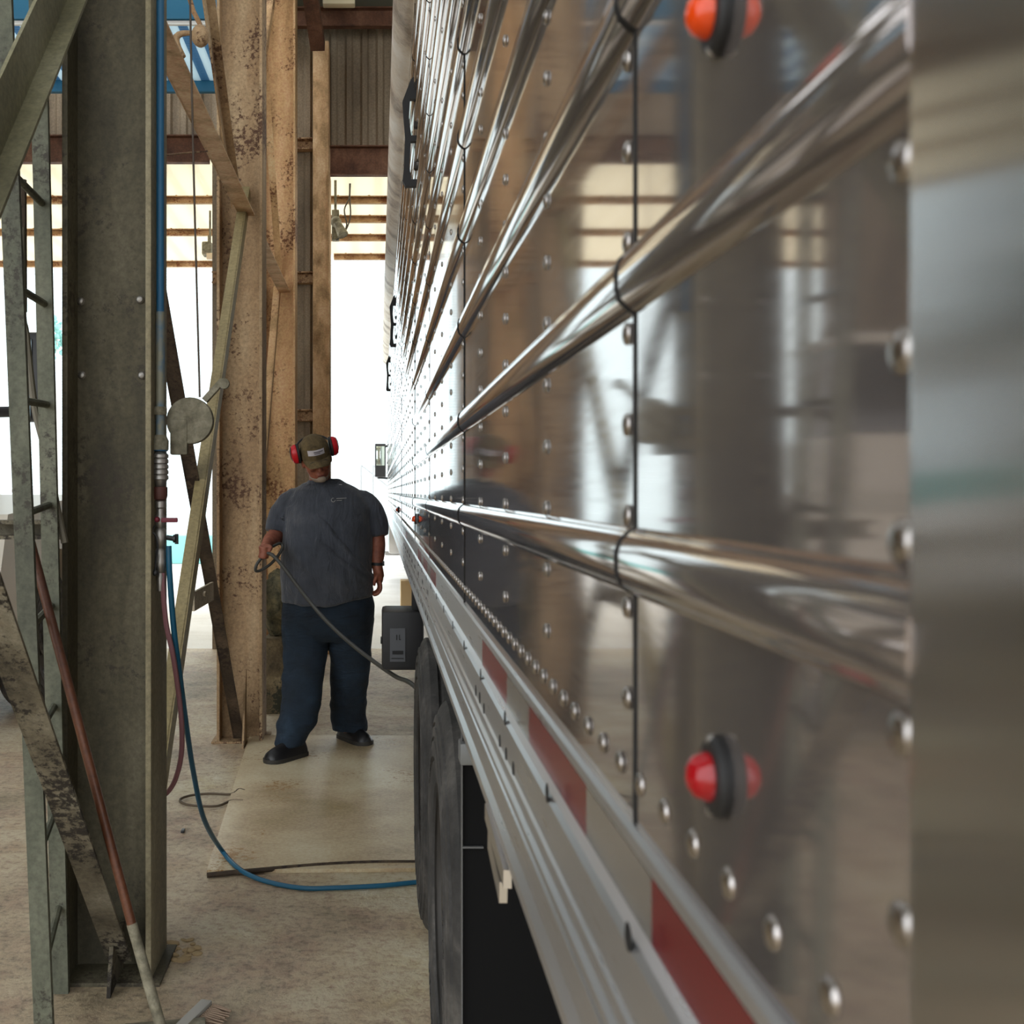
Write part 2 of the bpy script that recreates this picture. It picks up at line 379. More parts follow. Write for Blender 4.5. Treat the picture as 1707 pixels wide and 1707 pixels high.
column(3.5, colA, flm=litFlangeA, label='large grey green steel column standing nearest the camera beside the ladder', bolts=[at(135, 503, yw), at(137, 626, yw), at(234, 500, yw), at(237, 626, yw)])
column(6.86, colB, 'beige rust speckled steel column beside the man', flm=colB)
column(9.6, colC, 'golden dusty steel column behind the man against the corrugated wall')
column(.3, colA, 'grey green steel column level with the camera, seen mirrored in the trailer')

# ------------------------------------------------------------- braces
BX = -.835
def angle(a, b_, w, m, label, cat='brace', flip=1, leg=None, name='cross_brace', t=.009, side=1):
    """L section from a to b in a YZ plane: one leg facing +X (visible), other leg pointing to +X at its lower edge"""
    a, b_ = Vector(a), Vector(b_); d = (b_-a).normalized(); X = Vector((1, 0, 0)); u = d.cross(X).normalized()
    if u.z < 0: u = -u
    leg = leg or w; mb = MB()
    mb.bar(a, b_, t, w, u)
    off = -u*(w/2-t/2)*flip+X*(leg/2)*side
    mb.bar(a+off, b_+off, leg, t, u)
    return tag(obj(name, mb, m, smooth=False), label, cat)
# bay between near column and second column
angle((BX+.045, 3.82, .06), (BX+.045, 6.97, 3.36), .085, braceM, 'smooth beige angle brace rising from near column foot to the beige column', flip=-1, leg=.05, side=-1)
angle((BX-.045, 3.7, 2.98), (BX-.045, 6.98, .03), .085, braceD, 'dark dirty angle brace falling to the foot of the beige column', flip=1, leg=.06)
angle((BX, 3.76, 3.22), (BX, 6.86, 3.24), .10, strutM, 'dust topped horizontal strut between the near and beige columns', name='horizontal_strut', flip=1, leg=.09)
angle((BX-.05, 3.8, 5.35), (BX-.05, 6.9, 2.98+.3), .085, colB, 'upper angle brace climbing left from the beige column', flip=-1, leg=.05)
# bay between second and third column
angle((BX, 7.1, .1), (BX, 9.75, 3.36), .085, colC, 'pale brace behind the man rising to the golden column', flip=-1, leg=.05, side=-1)
angle((BX-.03, 7.1, 3.1), (BX-.03, 9.7, .1), .085, colC, 'tan brace behind the man falling toward the golden column', flip=1, leg=.06)
angle((BX, 7.1, 3.24), (BX, 9.62, 3.26), .10, strutM, 'bright dusty strut between the beige and golden columns', name='horizontal_strut', leg=.09)
angle((BX, 7.12, 3.4), (BX, 9.7, 6.1), .085, colC, 'thin upper brace rising from beige column toward the roof', flip=-1, leg=.05, side=-1)
angle((BX-.03, 7.1, 6.1), (BX-.03, 9.75, 3.36), .085, colC, 'upper brace dropping from the roof to the golden column', flip=1, leg=.05)
# bay in front of the near column
angle((BX, 3.5, 3.42), (BX, .6, .3), .125, braceG, 'broad grey olive brace crossing the top left corner', flip=1, leg=.055)
angle((BX, 3.56, .10), (BX, .7, 3.1), .11, braceL, 'dust covered brace running down to the near column foot', flip=1, leg=.07)
angle((BX, .56, 3.24), (BX, 3.5, 3.24), .10, braceG, 'grey strut above the broad brace beside the near column', name='horizontal_strut', leg=.09)
# gussets
b = MB(); b.prism([(3.44, .14), (3.60, .16), (3.58, .02), (3.40, -.0+.001)], BX+.02, BX+.032, 'x')
tag(obj('gusset_plate', b, braceL), 'pointed dusty gusset plate at the near column foot', 'gusset plate')
b = MB(); b.bar(at(322, 1003, 5.0), at(354, 985, 5.3), .012, .085, (0, 0, 1)); b.lathe([(.001, 0), (.012, 0), (.012, .01), (.001, .012)], along(at(340, 990, 5.1), (1, -.3, 0)), 8)
tag(obj('gusset_plate', b, plateTan, smooth=False), 'small bolted plate where the two lower braces cross', 'gusset plate')
b = MB(); b.prism([(6.82, .45), (6.85, .45), (6.85, .0), (6.70, .0)], BX+.03, BX+.042, 'x')
tag(obj('gusset_plate', b, colB), 'upright fin plate at the foot of the beige column', 'gusset plate')

# ------------------------------------------------------------- ladder
ld = thing('ladder', 'grey green steel ladder leaning left of the near column', 'ladder', (-.93, 3.2, 0))
P1a, P1b = Vector((-.885, 3.02, 0)), Vector((-1.03, 3.02, 3.6)); P2a, P2b = Vector((-.962, 3.44, 0)), Vector((-1.06, 3.44, 4.2))
for a, b_ in ((P1a, P1b), (P2a, P2b)):
    b = MB(); b.bar(a, b_, .05, .018, (0, -1, 0)); b.bar(a+Vector((-.02, .02, 0)), b_+Vector((-.02, .02, 0)), .01, .04, (0, -1, 0)); obj('stile', b, ladderM, ld)
for k in range(12):
    z = .24+.305*k
    if z > 3.5: break
    b = MB(); b.tube([P1a.lerp(P1b, z/3.6), P2a.lerp(P2b, (z+.02)/4.2)], .011, 8); obj('rung', b, ladderM, ld)
b = MB(); b.tube([at(x, y, 3.46) for x, y in ((36, 380), (38, 520), (44, 560), (58, 680), (78, 760), (96, 850), (108, 905))], .011, 8, smooth=4)
tag(obj('conduit', b, mat('dusty conduit', (104, 98, 84), .6)), 'thin bent conduit running down behind the ladder', 'conduit')
b = MB(); b.tube([at(38, 300, 3.48), at(39, 520, 3.48)], .012, 8); tag(obj('thin_pipe', b, braceD), 'thin dark vertical pipe left of the ladder stile', 'pipe')
channel('channel_rail', -1.30, -.985, 1.37, 1.43, 3.58, braceL, 'short dusty horizontal channel joining ladder and near column', 'rail')

# ------------------------------------------------------------- compressed air drop on the near column
ap = thing('air_line', 'blue vertical air pipe with dusty valves on the near column', 'pipe', (-.682, 3.56, 1.0))
AX, AY = -.6835, 3.56
def zy(y): return HC-(y-VY)/F*AY
m = mat('blue pipe dusty', (40, 110, 150), .5); v = coords(m, (1, 1, .6)); f = noise(m, v, 7, 5, .6)
L(m, ramp(m, f, [(.42, (34, 104, 146)), (.56, (138, 136, 118))]), m.node_tree.nodes['Principled BSDF'].inputs['Base Color'])
b = MB(); b.tube([(AX, AY, 6.1), (AX, AY, zy(520))], .0125, 14); obj('pipe', b, mat('blue pipe', (38, 100, 138), .5), ap)
b = MB(); b.tube([(AX, AY, zy(520)), (AX, AY, zy(735))], .0145, 14); obj('pipe', b, m, ap)
b = MB(); b.lathe([(.019, 0), (.021, .004), (.021, .022), (.019, .026)], lathe_z((AX, AY, zy(692)))); b.box((AX-.045, AY-.012, zy(693)), (AX-.015, AY+.02, zy(681)), .003); obj('pipe_clamp', b, dustp, ap)
b = MB(); b.lathe([(.016, zy(752)), (.026, zy(750)), (.027, zy(735)), (.018, zy(725))][::-1], lathe_z((AX, AY, 0))); obj('filter_head', b, dustp, ap)
b = MB(); b.lathe([(.024, zy(752)), (.025, zy(749)), (.025, zy(742)), (.024, zy(740))], lathe_z((AX, AY, 0))); obj('blue_ring', b, mat('dark blue plastic', (30, 84, 120), .4), ap)
b = MB(); pr = [(.014, 752)]
for i in range(5): pr += [(.026, 758+i*9), (.026, 763+i*9), (.022, 764+i*9)]
pr += [(.018, 806), (.012, 812)]
b.lathe([(r, zy(y)) for r, y in pr], lathe_z((AX, AY, 0))); obj('filter_bowl', b, steel, ap)
b = MB(); b.lathe([(r, zy(y)) for r, y in ((.012, 811), (.023, 812), (.023, 826), (.020, 832), (.013, 834))], lathe_z((AX, AY, 0))); obj('union_nut', b, mat('rust brown fitting', (86, 48, 40), .6), ap)
b = MB(); b.lathe([(r, zy(y)) for r, y in ((.011, 833), (.017, 836), (.017, 846), (.013, 848), (.013, 858), (.018, 862), (.018, 875), (.012, 880), (.019, 884), (.021, 896), (.019, 908), (.012, 914), (.017, 918), (.017, 930), (.020, 934), (.018, 950), (.010, 955), (.013, 962), (.009, 985))], lathe_z((AX, AY, 0))); obj('valve_body', b, steel, ap)
b = MB(); b.box(at(268, 871, AY-.03), at(297, 863, AY-.02), .004); b.ball(at(262, 866, AY-.03), .009); obj('lever_handle', b, mat('dark red lever', (110, 26, 44), .5), ap)
b = MB(); b.tube([at(278, 896, AY-.01), at(290, 898, AY-.01)], .008, 8); b.tube([at(289, 898, AY-.01), at(293, 898, AY-.01)], .013, 10); b.tube([at(294.5, 890, AY-.01), at(294.5, 907, AY-.01)], .006, 8); obj('valve_knob', b, blackp, ap)
b = MB(); b.tube([at(x, y, AY-.035) for x, y in ((258, 876), (254, 886), (260, 894), (263, 912), (260, 935), (258, 952))], .003, 6, smooth=3); b.ball(at(259, 955, AY-.03), .010); obj('wire', b, blackp, ap)
# hoses
b = MB()
pts = [at(281, 910, 3.56), at(283, 960, 3.56), at(290, 1050, 3.6), at(299, 1120, 3.66), at(310, 1205, 3.8), at(323, 1290, 4.0), at(340, 1365, 4.22)]
gp = [on_floor(368, 1415, .05), on_floor(398, 1448, .025), on_floor(440, 1468, .012), on_floor(500, 1480, .012), on_floor(560, 1480, .012), on_floor(640, 1476, .012), on_floor(700, 1470, .012), Vector((.6, 4.5, .012)), Vector((1.2, 4.9, .012))]
b.tube(pts+gp, .0095, 10, smooth=8); tag(obj('blue_hose', b, bluehose), 'blue air hose drooping from the valves and crossing the floor under the trailer', 'hose')
b = MB(); b.tube([at(x, y, Y) for x, y, Y in ((271, 955, 3.56), (272, 985, 3.56), (277, 1040, 3.58), (288, 1090, 3.6), (297, 1150, 3.66), (303, 1210, 3.7), (302, 1260, 3.74), (292, 1300, 3.78), (278, 1322, 3.82), (262, 1330, 3.84))], .0085, 8, smooth=6)
tag(obj('pink_hose', b, redhose), 'dusty pink hose curling back behind the near column', 'hose')
# disc shaped reel with cord
rl = thing('cord_reel', 'dusty beige round retractor drum bracketed to the near column', 'reel', at(318, 755, 3.6))
c0 = at(316, 701, 3.6); R = .0745
b = MB(); b.lathe([(.001, 0), (R*.97, 0), (R, .004), (R, .028), (R*.97, .032), (.001, .032)], along(c0, (0, 1, 0)), 40); obj('drum', b, dustp, rl)
b = MB(); b.box(at(283, 758, 3.596), at(315, 700, 3.63), .006); obj('housing', b, dustp, rl)
b = MB(); b.bar(at(341, 668, 3.625), at(372, 634, 3.625), .02, .028, (0, 1, 0), .003); b.lathe([(.001, 0), (.017, 0), (.017, .02), (.001, .02)], along(at(373, 639, 3.6), (0, 1, 0)), 14); obj('bracket', b, dustp, rl)
b = MB(); b.tube([at(316, -60, 3.62), at(318, 60, 3.62), at(322, 250, 3.62), at(328, 480, 3.62), at(333, 662, 3.62)], .0035, 6, smooth=4); obj('cord', b, mat('brown grey cord', (96, 84, 74), .8), rl)
b = MB(); b.tube([at(240, 262, 3.9), at(300, 256, 4.6), at(345, 252, 5.2)], .004, 6); tag(obj('wire', b, bandM), 'thin pale wire stretched behind the diagonal strut', 'wire')
ph = thing('pulley_bracket', 'dusty pulley and pipe bend high beside the beige column', 'pulley', at(330, 75, 5.6))
b = MB(); b.ball(at(334, 60, 5.6), (.045, .05, .055)); b.tube([at(334, 60, 5.6), at(318, 55, 5.6), at(298, 58, 5.6), at(293, 72, 5.6), at(304, 96, 5.6)], [.02, .012, .016, .022, .02], 10, smooth=3); obj('fitting', b, colB, ph)
b = MB(); b.tube([at(314, -10, 5.6), at(322, 18, 5.6), at(334, 42, 5.6)], .012, 8); obj('hanger', b, bandM, ph)

# ------------------------------------------------------------- push broom
br = thing('push_broom', 'long brown handled broom leaning against the dusty brace', 'broom', (-.62, 3.12, 0))
h0, h1 = at(28, 818, 3.16), at(262, 1700, 3.12)
hm = h0.lerp(h1, .82)
wood = dusty('red brown wood', (78, 44, 29), (102, 61, 40), (126, 80, 54), 8, .45, .2, .1)
b = MB(); b.tube([h0, hm], .0135, 14); b.ball(h0, .0135); obj('handle', b, wood, br)
h2 = Vector((-.59, 3.1, .045))
b = MB(); b.tube([hm, hm.lerp(h2, .6), h2], [.0145, .0155, .015], 14); obj('taped_end', b, dustp, br)
ctr = Vector((-.56, 3.14, .035))
b = MB(); b.bar(ctr-Vector((.14, .02, 0)), ctr+Vector((.08, .02, 0)), .06, .02, (0, 0, 1), .006); obj('broom_block', b, dustp, br)
br2 = thing('scrub_brush', 'worn brush with grey block and tan bristles on the dusty floor', 'brush', on_floor(330, 1690))
a, c_ = on_floor(345, 1672, .035), on_floor(300, 1716, .035)
b = MB(); b.bar(a, c_, .035, .022, (0, 0, 1), .005); obj('brush_block', b, mat('grey worn plastic', (176, 172, 164), .6), br2)
b = MB(); d = (c_-a); sd = d.cross(Vector((0, 0, 1))).normalized()
if sd.x < 0: sd = -sd
for i in range(16):
    for j in range(4):
        p = a+d*((i+.5)/16)+sd*(.012+.008*j)+Vector((0, 0, -.0)); q = p+sd*(.05+random.uniform(-.008, .01))+Vector((random.uniform(-.006, .006), random.uniform(-.006, .006), -.024+.006*j))
        b.tube([p, q], [.0035, .002], 5)
o = obj('bristles', b, mat('tan bristle', (150, 128, 108), .9), br2); o['kind'] = 'stuff'

# ------------------------------------------------------------- things on the floor
m = dusty('dusty steel plate', (176, 152, 108), (216, 200, 166), (234, 224, 200), 1.6, .45, 1, .25, (170, 128, 74), .74)
plateM = m
pl = [on_floor(345, 1457), on_floor(416, 1230), on_floor(900, 1230), on_floor(900, 1440)]
b = MB(); b.prism([(pl[0].x, pl[0].y), (pl[1].x, pl[1].y), (1.9, pl[1].y), (1.9, pl[0].y+.07)], .001, .016, 'z')
tag(obj('floor_plate', b, m), 'wide dusty steel plate lying on the floor under the man', 'floor plate')
wl = MB(); ring = [on_floor(x, y, .012) for x, y in ((408, 1318), (398, 1316), (385, 1324), (350, 1323), (318, 1326), (300, 1333), (310, 1341), (340, 1344), (365, 1343), (385, 1335), (405, 1335))]
wl.tube(ring, .006, 6, smooth=4); tag(obj('wire_loop', wl, mat('rusty wire', (92, 78, 62), .7, .3)), 'bent oval wire loop with two prongs on the floor', 'wire')
b = MB(); b.tube([on_floor(345, 1459, .012), on_floor(420, 1452, .014), on_floor(560, 1441, .013), on_floor(700, 1438, .013), Vector((1.0, 4.6, .012))], .011, 8, smooth=4)
tag(obj('steel_rod', b, braceD), 'dark rod lying along the near edge of the floor plate', 'rod')
b = MB()
for i in range(26):
    p = on_floor(285+random.uniform(-4, 45), 1575+random.uniform(-8, 28), 0)
    b.ball(p+Vector((0, 0, .002)), (random.uniform(.006, .03), random.uniform(.006, .02), random.uniform(.003, .009)), Matrix.Rotation(random.uniform(0, 3), 4, 'Z'), 8, 5)
o = obj('grain_spill', b, mat('tan grain dust', (170, 146, 108), .95)); o['kind'] = 'stuff'
for x, y in ((305, 1387),):
    b = MB(); b.box(on_floor(x-4, y+2, 0), on_floor(x+4, y-2, 0)+Vector((0, .0, .012)), .002); tag(obj('debris_chip', b, blackp), 'small dark chip on the bare floor left of the blue hose', 'debris')
# blocks behind the man
cb = dusty('rough timber', (70, 60, 42), (120, 104, 76), (160, 142, 108), 7, .85, 1, .6, (50, 50, 36), .58)
p = on_floor(441, 1190); Y0 = 7.75
b = MB(); b.box((at(441, 0, Y0).x, Y0, 0), (at(480, 0, Y0).x, Y0+.5, .52), .01); tag(obj('wooden_block', b, cb), 'pale upright timber block behind the man against the brace', 'block')
b = MB(); M_ = at(460, 1050, Y0-.0); b.ball((M_.x, Y0+.2, .74), (.12, .2, .24), u=18, v=12)
for v_ in b.bm.verts: v_.co += Vector((random.uniform(-.02, .02), random.uniform(-.02, .02), random.uniform(-.02, .02)))
tag(obj('dirty_sack', b, dusty('mouldy sack cloth', (52, 52, 40), (104, 98, 74), (150, 134, 96), 16, .95, 1, .8)), 'mottled dirty sack slumped on the timber block', 'sack')
for i, y in enumerate((1022, 1004, 968)):
    b = MB(); b.box(at(441, y+6, Y0+.1), at(482, y-6, Y0+.5)+Vector((0, 0, 0)), .004)
    tag(obj('plank_end', b, cb if i else bandM), ['plank end just above the dirty sack', 'plank end second above the dirty sack', 'topmost plank end near the hand of the man'][i], 'plank')

# ------------------------------------------------------------- trailer
D = .14; SP = .1526; CEN = [1.52-.14*(.27-1.09*k) for k in range(0, 12)]
Z0, ZT = 1.335, 3.36
RP = [(-.0185, 0), (-.0165, .0035), (-.0115, .0085), (-.005, .0105), (.005, .0105), (.0115, .0085), (.0165, .0035), (.0185, 0)]
prof = [(D, Z0)]
for c_ in CEN:
    if c_ < ZT-.03: prof += [(D-dx, c_+dz) for dz, dx in RP]
prof.append((D, ZT))
tr = thing('semi_trailer', 'polished aluminium semi trailer with riveted ribbed side filling the right side', 'trailer', (1.4, 6.0, 0))
seams = [-.3, .275]+[.613+1.22*k for k in range(0, 14)]
YEND = seams[-1]
for i in range(1, len(seams)-1):
    y0, y1 = seams[i]+.0012, seams[i+1]-.0012; b = MB()
    n = 6; cols = [[b.bm.verts.new((x-(.0008 if i % 2 else 0), y0+(y1-y0)*k/n, z)) for x, z in prof] for k in range(n+1)]
    for p_, q_ in zip(cols, cols[1:]):
        for j in range(len(prof)-1): b.bm.faces.new((p_[j], p_[j+1], q_[j+1], q_[j]))
    # thickness: a back skin
    ex = bmesh.ops.extrude_face_region(b.bm, geom=list(b.bm.faces)); vs = [g for g in ex['geom'] if isinstance(g, bmesh.types.BMVert)]
    for v_ in vs: v_.co.x += .002
    obj('side_sheet', b, skin, tr, angle=60)
    if i > 1:
        b = MB(); ys = seams[i]; A_ = [(x-.0014, z) for x, z in prof]; b.prism(A_+[(x+.004, z) for x, z in prof[::-1]], ys-.0035, ys+.0035, 'y'); obj('seam_shadow_strip', b, nearBlackM, tr, smooth=False)  # dark strip drawn as the shadow along each lapped sheet edge
b = MB(); b.box((D+.006, .3, Z0), (D+.03, YEND, ZT)); obj('backing', b, nearBlackM, tr)
# corner post
b = MB(); b.box((D-.011, -.42, 1.10), (D+.12, .277, ZT+.02), .003); obj('corner_post', b, satin, tr)
# body beyond
bodyM = mat('dull aluminium', (150, 150, 150), .4, .9)
b = MB(); b.box((D+.03, -.42, 1.16), (2.72, -.38, ZT), .01); obj('rear_door', b, bodyM, tr)
b = MB(); b.box((2.70, -.38, 1.16), (2.74, YEND, ZT)); b.box((D+.03, YEND-.04, 1.16), (2.74, YEND, ZT)); obj('far_side', b, bodyM, tr)
b = MB(); b.box((D+.02, -.4, 1.14), (2.72, YEND, 1.20)); 
for k in range(38): b.box((D+.05, .2+k*.42, 1.04), (2.68, .26+k*.42, 1.14))
obj('underfloor', b, nearBlackM, tr)
b = MB(); pts = [(D+.03, ZT)]+[(1.44-1.3*math.cos(PI*k/12), ZT+.1+.28*math.sin(PI*k/12)) for k in range(13)]+[(2.74, ZT)]
b.prism(pts, -.4, YEND, 'y'); obj('tarp_cover', b, mat('grey tarp', (120, 122, 124), .7), tr)
rollM = dusty('rolled tarp dusty white', (150, 128, 104), (226, 216, 202), (246, 242, 236), 3, .5, 1, .1)
b = MB(); b.tube([(D+.035, -.4, ZT+.12), (D+.035, YEND+.1, ZT+.12)], .115, 20)
b.box((D-.004, -.4, ZT), (D+.04, YEND, ZT+.05), .004); obj('tarp_roll', b, rollM, tr)
# side rail
def rz(r, x): return HC-r*x
RX = .128
pr = [(D+.03, 1.341), (.137, 1.341), (.1345, 1.338), (.1345, 1.331), (.137, 1.3285), (.137, 1.294), (.131, 1.291), (.128, 1.287), (.128, 1.254), (.1255, 1.252), (.1255, 1.246), (.128, 1.244), (.128, 1.236),
      (.1245, 1.233), (.1245, 1.227), (.127, 1.224), (.1245, 1.221), (.1245, 1.215), (.129, 1.211), (.129, 1.182), (.124, 1.174), (.124, 1.163), (.131, 1.157), (D+.03, 1.157)]
b = MB(); b.prism(pr, .277, YEND, 'y'); obj('bottom_rail', b, railM, tr, smooth=False)
b = MB(); b.box((.127, -.3, 1.150), (.16, .277, 1.345), .002)
obj('bottom_rail', b, satin, tr)
# reflective tape
def tape(y0, y1, red):
    b = MB(); b.box((.1362, y0, 1.2945), (.1375, y1, 1.328)); o = obj('reflective_tape', b, tapeR if red else tapeW, tr); o['label'] = ('red' if red else 'silver')+' reflective tape segment'
for grp in (.30, 2.68, 5.4, 8.2):
    y = grp; seq = ((.265, 1), (.178, 0), (.28, 1), (.178, 0), (.28, 1))
    for w, r in seq: tape(y, y+w-.001, r); y += w
# rivets: 100 nearest as parts, the rest one part
zs = []
z = 1.405
while z < ZT-.03:
    zs.append(z); z += .0508
def on_rib(z): return any(abs(z-c_) < .023 for c_ in CEN)
rv = []
for i in range(1, len(seams)-1):
    base = [seams[i]+.020] if i > 1 else [.301]
    if i > 1: base += [seams[i]+.020+.305*k for k in (1, 2, 3)]
    for y in base:
        if y < YEND-.05: rv += [(y, z_) for z_ in zs if not on_rib(z_)]
y = .349-.0505
while y < YEND-.03:
    if y > .31: rv.append((y, 1.3645))
    y += .0505
rprof = [(.0066, 0), (.0062, .0009), (.0047, .0019), (.0022, .0025), (.0003, .0026)]
def show(r):
    y, z_ = r; x_ = VX+D*F/y; y_ = VY-(z_-HC)*F/y
    return (0 if (0 < x_ < 1707 and 0 < y_ < 1707) else 100)+y
rv.sort(key=show)
b = MB(); b.lathe(rprof, along((D-.0008, 1, 2), (-1, 0, 0)), 14)
r0 = obj('rivet', b, rivetM, tr); base_l = WL[tr.name]
r0.location = Vector((0, rv[0][0]-1, rv[0][1]-2)); r0.data.transform(Matrix.Identity(4))
for y, z_ in rv[1:100]:
    o = r0.copy(); COL.objects.link(o); o.parent = tr; o.location = Vector((0, y-1, z_-2))
b = MB()
for y, z_ in rv[100:]: b.lathe(rprof, along((D-.0008, y, z_), (-1, 0, 0)), 7)
o = obj('rivet_rows', b, rivetM, tr); o['kind'] = 'stuff'
# bolts / holes on the rail
hp = [(1.775, y) for y in (.579, .856, 1.14, 1.41, 1.68, 1.935, 2.2, 2.47, 2.74, 3.0, 3.3, 3.6, 4, 4.4)]
hol = [(RX, y, HC-r*RX) for r, y in hp]
for x, y in ((799, 1218), (808, 1242), (833.5, 1236), (844, 1258), (856, 1282), (834, 1301), (849, 1337), (793.5, 1151), (800, 1163), (807, 1182)):
    p = on_x(x, y, RX); hol.append((RX, p.y, p.z))
for k in range(9):
    yy = 2.9+k*.33
    hol += [(RX, yy, 1.262), (RX, yy+.05, 1.262), (RX, yy+.1, 1.24), (RX, yy+.02, 1.196), (RX, yy+.14, 1.196)]
b = MB(); b.lathe([(.0075, 0), (.0075, .0004), (.006, .0008), (.0003, .0008)], along((RX, 1, 1.5), (-1, 0, 0)), 12); h0_ = obj('rail_bolt', b, mat('dark bolt head', (14, 12, 12), .8), tr)
for i, (x, y, z_) in enumerate(hol):
    o = h0_ if i == 0 else h0_.copy()
    if i: COL.objects.link(o); o.parent = tr
    o.location = Vector((0, y-1, z_-1.5))
# marker lights
def lensm(n, c): 
    m = mat(n, c, .15); pbb = m.node_tree.nodes['Principled BSDF']; pbb.inputs['Emission Color'].default_value = lin(c); pbb.inputs['Emission Strength'].default_value = .0; return m
amber, redl = lensm('amber lens', (214, 66, 8)), lensm('red lens', (150, 6, 18))
for (Y, z_, m, lab, s) in ((.458, 1.713, amber, 'amber marker light near the top edge', 1), (.458, 1.405, redl, 'red marker light low on the near sheet', 1), (4.07, 1.423, amber, 'amber marker light on a far sheet', 1.15), (7.6, 1.40, amber, 'amber marker light on the farthest visible sheet', 1.3)):
    b = MB(); b.lathe([(.0165*s, 0), (.0165*s, .0035), (.0145*s, .0055*s), (.0110*s, .0058*s)], along((D-.0008, Y, z_), (-1, 0, 0)), 24); g_ = obj('marker_light', b, black, tr); g_['label'] = lab
    b = MB(); b.lathe([(.0102*s, .004), (.0100*s, .008*s), (.0082*s, .0125*s), (.0045*s, .0150*s), (.0004, .0158*s)], along((D, Y, z_), (-1, 0, 0)), 20); obj('lens', b, m, g_)
    for q in (-1, 1):
        b = MB(); b.ball((D-.0045, Y+.002, z_+q*.0142*s), .0026*s, u=8, v=6); obj('screw', b, steel, g_)
# tarp hold brackets
for Y in (4.15, 8.75, 13.3-.7):
    zb, zt_ = 2.64, 3.02
    P = [(D, zt_+.03), (D-.02, zt_+.01), (D-.05, zt_-.07), (D-.046, zt_-.13), (D-.040, zt_-.2), (D-.046, zb+.06), (D-.05, zb+.02), (D-.04, zb), (D, zb)]
    H1 = [(D, zb+.025), (D-.018, zb+.025), (D-.024, zb+.07), (D-.020, zb+.165), (D, zb+.165)]
    H2 = [(D, zb+.185), (D-.018, zb+.185), (D-.026, zb+.25), (D-.022, zt_-.06), (D, zt_-.06)]
    b = MB(); b.prism(P[:1]+P[1:]+H1+H2, Y, Y+.03, 'y'); obj('grab_bracket', b, black, tr, smooth=False)
# latch plates under the rail
b = MB(); b.bar(on_x(814, 1352, .124), on_x(846, 1466, .124), .008, .018, (0, 0, 1)); b.bar(on_x(819, 1398, .124), on_x(839, 1488, .124), .008, .022, (0, 0, 1)); 
lt_ = obj('latch_plate', b, alu, tr, smooth=False)
b = MB(); b.box((.15, 2.07, 1.02), (.24, 2.12, 1.06), .004); b.box((.225, 2.07, .88), (.24, 2.075, 1.03)); obj('flap_hanger', b, mat('grey bracket', (120, 122, 122), .5, .4), tr)
# mud flap, inner guard
flap = mat('black mud flap', (9, 9, 10), .8, spec=.2)
b = MB(); b.box((.156, 2.10, .22), (.80, 2.112, 1.10), .002); obj('mud_flap', b, flap, tr)
b = MB(); b.box((.1545, 2.094, .22), (.1565, 2.114, 1.10)); b.box((.156, 2.092, .862), (.195, 2.098, .865)); obj('flap_edge', b, mat('grey flap edge', (96, 96, 96), .6), tr)
b = MB(); b.ball((.235, 2.098, .835), .008, u=10, v=6); obj('flap_bolt', b, steel, tr)
b = MB(); b.box((.85, 1.6, .35), (.9, 5.6, 1.1)); b.box((1.7, .5, .9), (1.8, 12, 1.1)); b.box((.45, .3, .9), (.5, 12, 1.1)); obj('frame_rail', b, nearBlackM, tr)
# wheels
tireM = dusty('dusty tire rubber', (44, 43, 42), (66, 64, 62), (104, 100, 95), 7, .85, 1, .4)
rimM = mat('dull dark rim', (70, 68, 66), .5, .5)
def wheel(xo, Y, R=.5, wd=.27, name='wheel', parent=tr, sgn=1, m=tireM, tread=5, axis=None):
    """xo: x of the outer sidewall, body extends to +x*sgn"""
    M = Matrix.Translation((xo, Y, R)) @ Matrix.Rotation(PI/2*sgn, 4, 'Y')
    p = [(R*.56, .03), (R*.60, .008), (R*.66, .003), (R*.70, .001), (R*.705, .006), (R*.72, .006), (R*.725, 0), (R*.80, .0), (R*.805, .005), (R*.82, .005), (R*.825, .001), (R*.87, .002), (R*.875, .008), (R*.89, .008), (R*.895, .004), (R*.93, .008), (R*.935, .014), (R*.955, .016), (R*.985, .024), (R, .032)]
    h = .032; step = (wd-.08)/tread
    for k in range(tread):
        p += [(R, h+.003), (R, h+step-.012), (R-.012, h+step-.010), (R-.012, h+step-.003)]; h += step
    p = p[:-2]+[(R, wd-.04), (R*.985, wd-.03), (R*.955, wd-.016), (R*.9, wd-.004), (R*.78, wd), (R*.60, wd-.006), (R*.56, wd-.03)]
    b = MB(); b.lathe(p, M, 64, caps=False)
    w = obj(name, b, m, parent, angle=28)
    b = MB(); b.lathe([(R*.565, .02), (R*.58, .014), (R*.54, .03), (R*.50, .07), (R*.30, .08), (R*.28, .05), (R*.16, .045), (R*.14, .02), (.001, .02)], M, 40, caps=False)
    for k in range(10):
        a = 2*PI*k/10; b.lathe([(.001, .075), (.014, .07), (.014, .045), (.001, .042)], M @ Matrix.Translation((R*.22*math.cos(a), R*.22*math.sin(a), 0)), 8)
    obj('rim', b, rimM, w)
    # raised sidewall lettering blocks
    b = MB()
    for a0 in (0.3, 2.3, 4.4):
        for k in range(7):
            a = a0+k*.085; b.box((-.012, -.011, -.002), (.012, .011, .003), 0, M @ Matrix.Rotation(a, 4, 'Z') @ Matrix.Translation((R*.75, 0, 0)))
    obj('sidewall_lettering', b, m, w)
    return w
for Y in (2.78, 4.02):
    wheel(.139, Y)
    wheel(.46, Y)
    wheel(2.2, Y)
    wheel(2.72-.27, Y)
    b = MB(); b.tube([(.3, Y, .5), (2.6, Y, .5)], .065, 12); obj('axle', b, nearBlackM, tr)
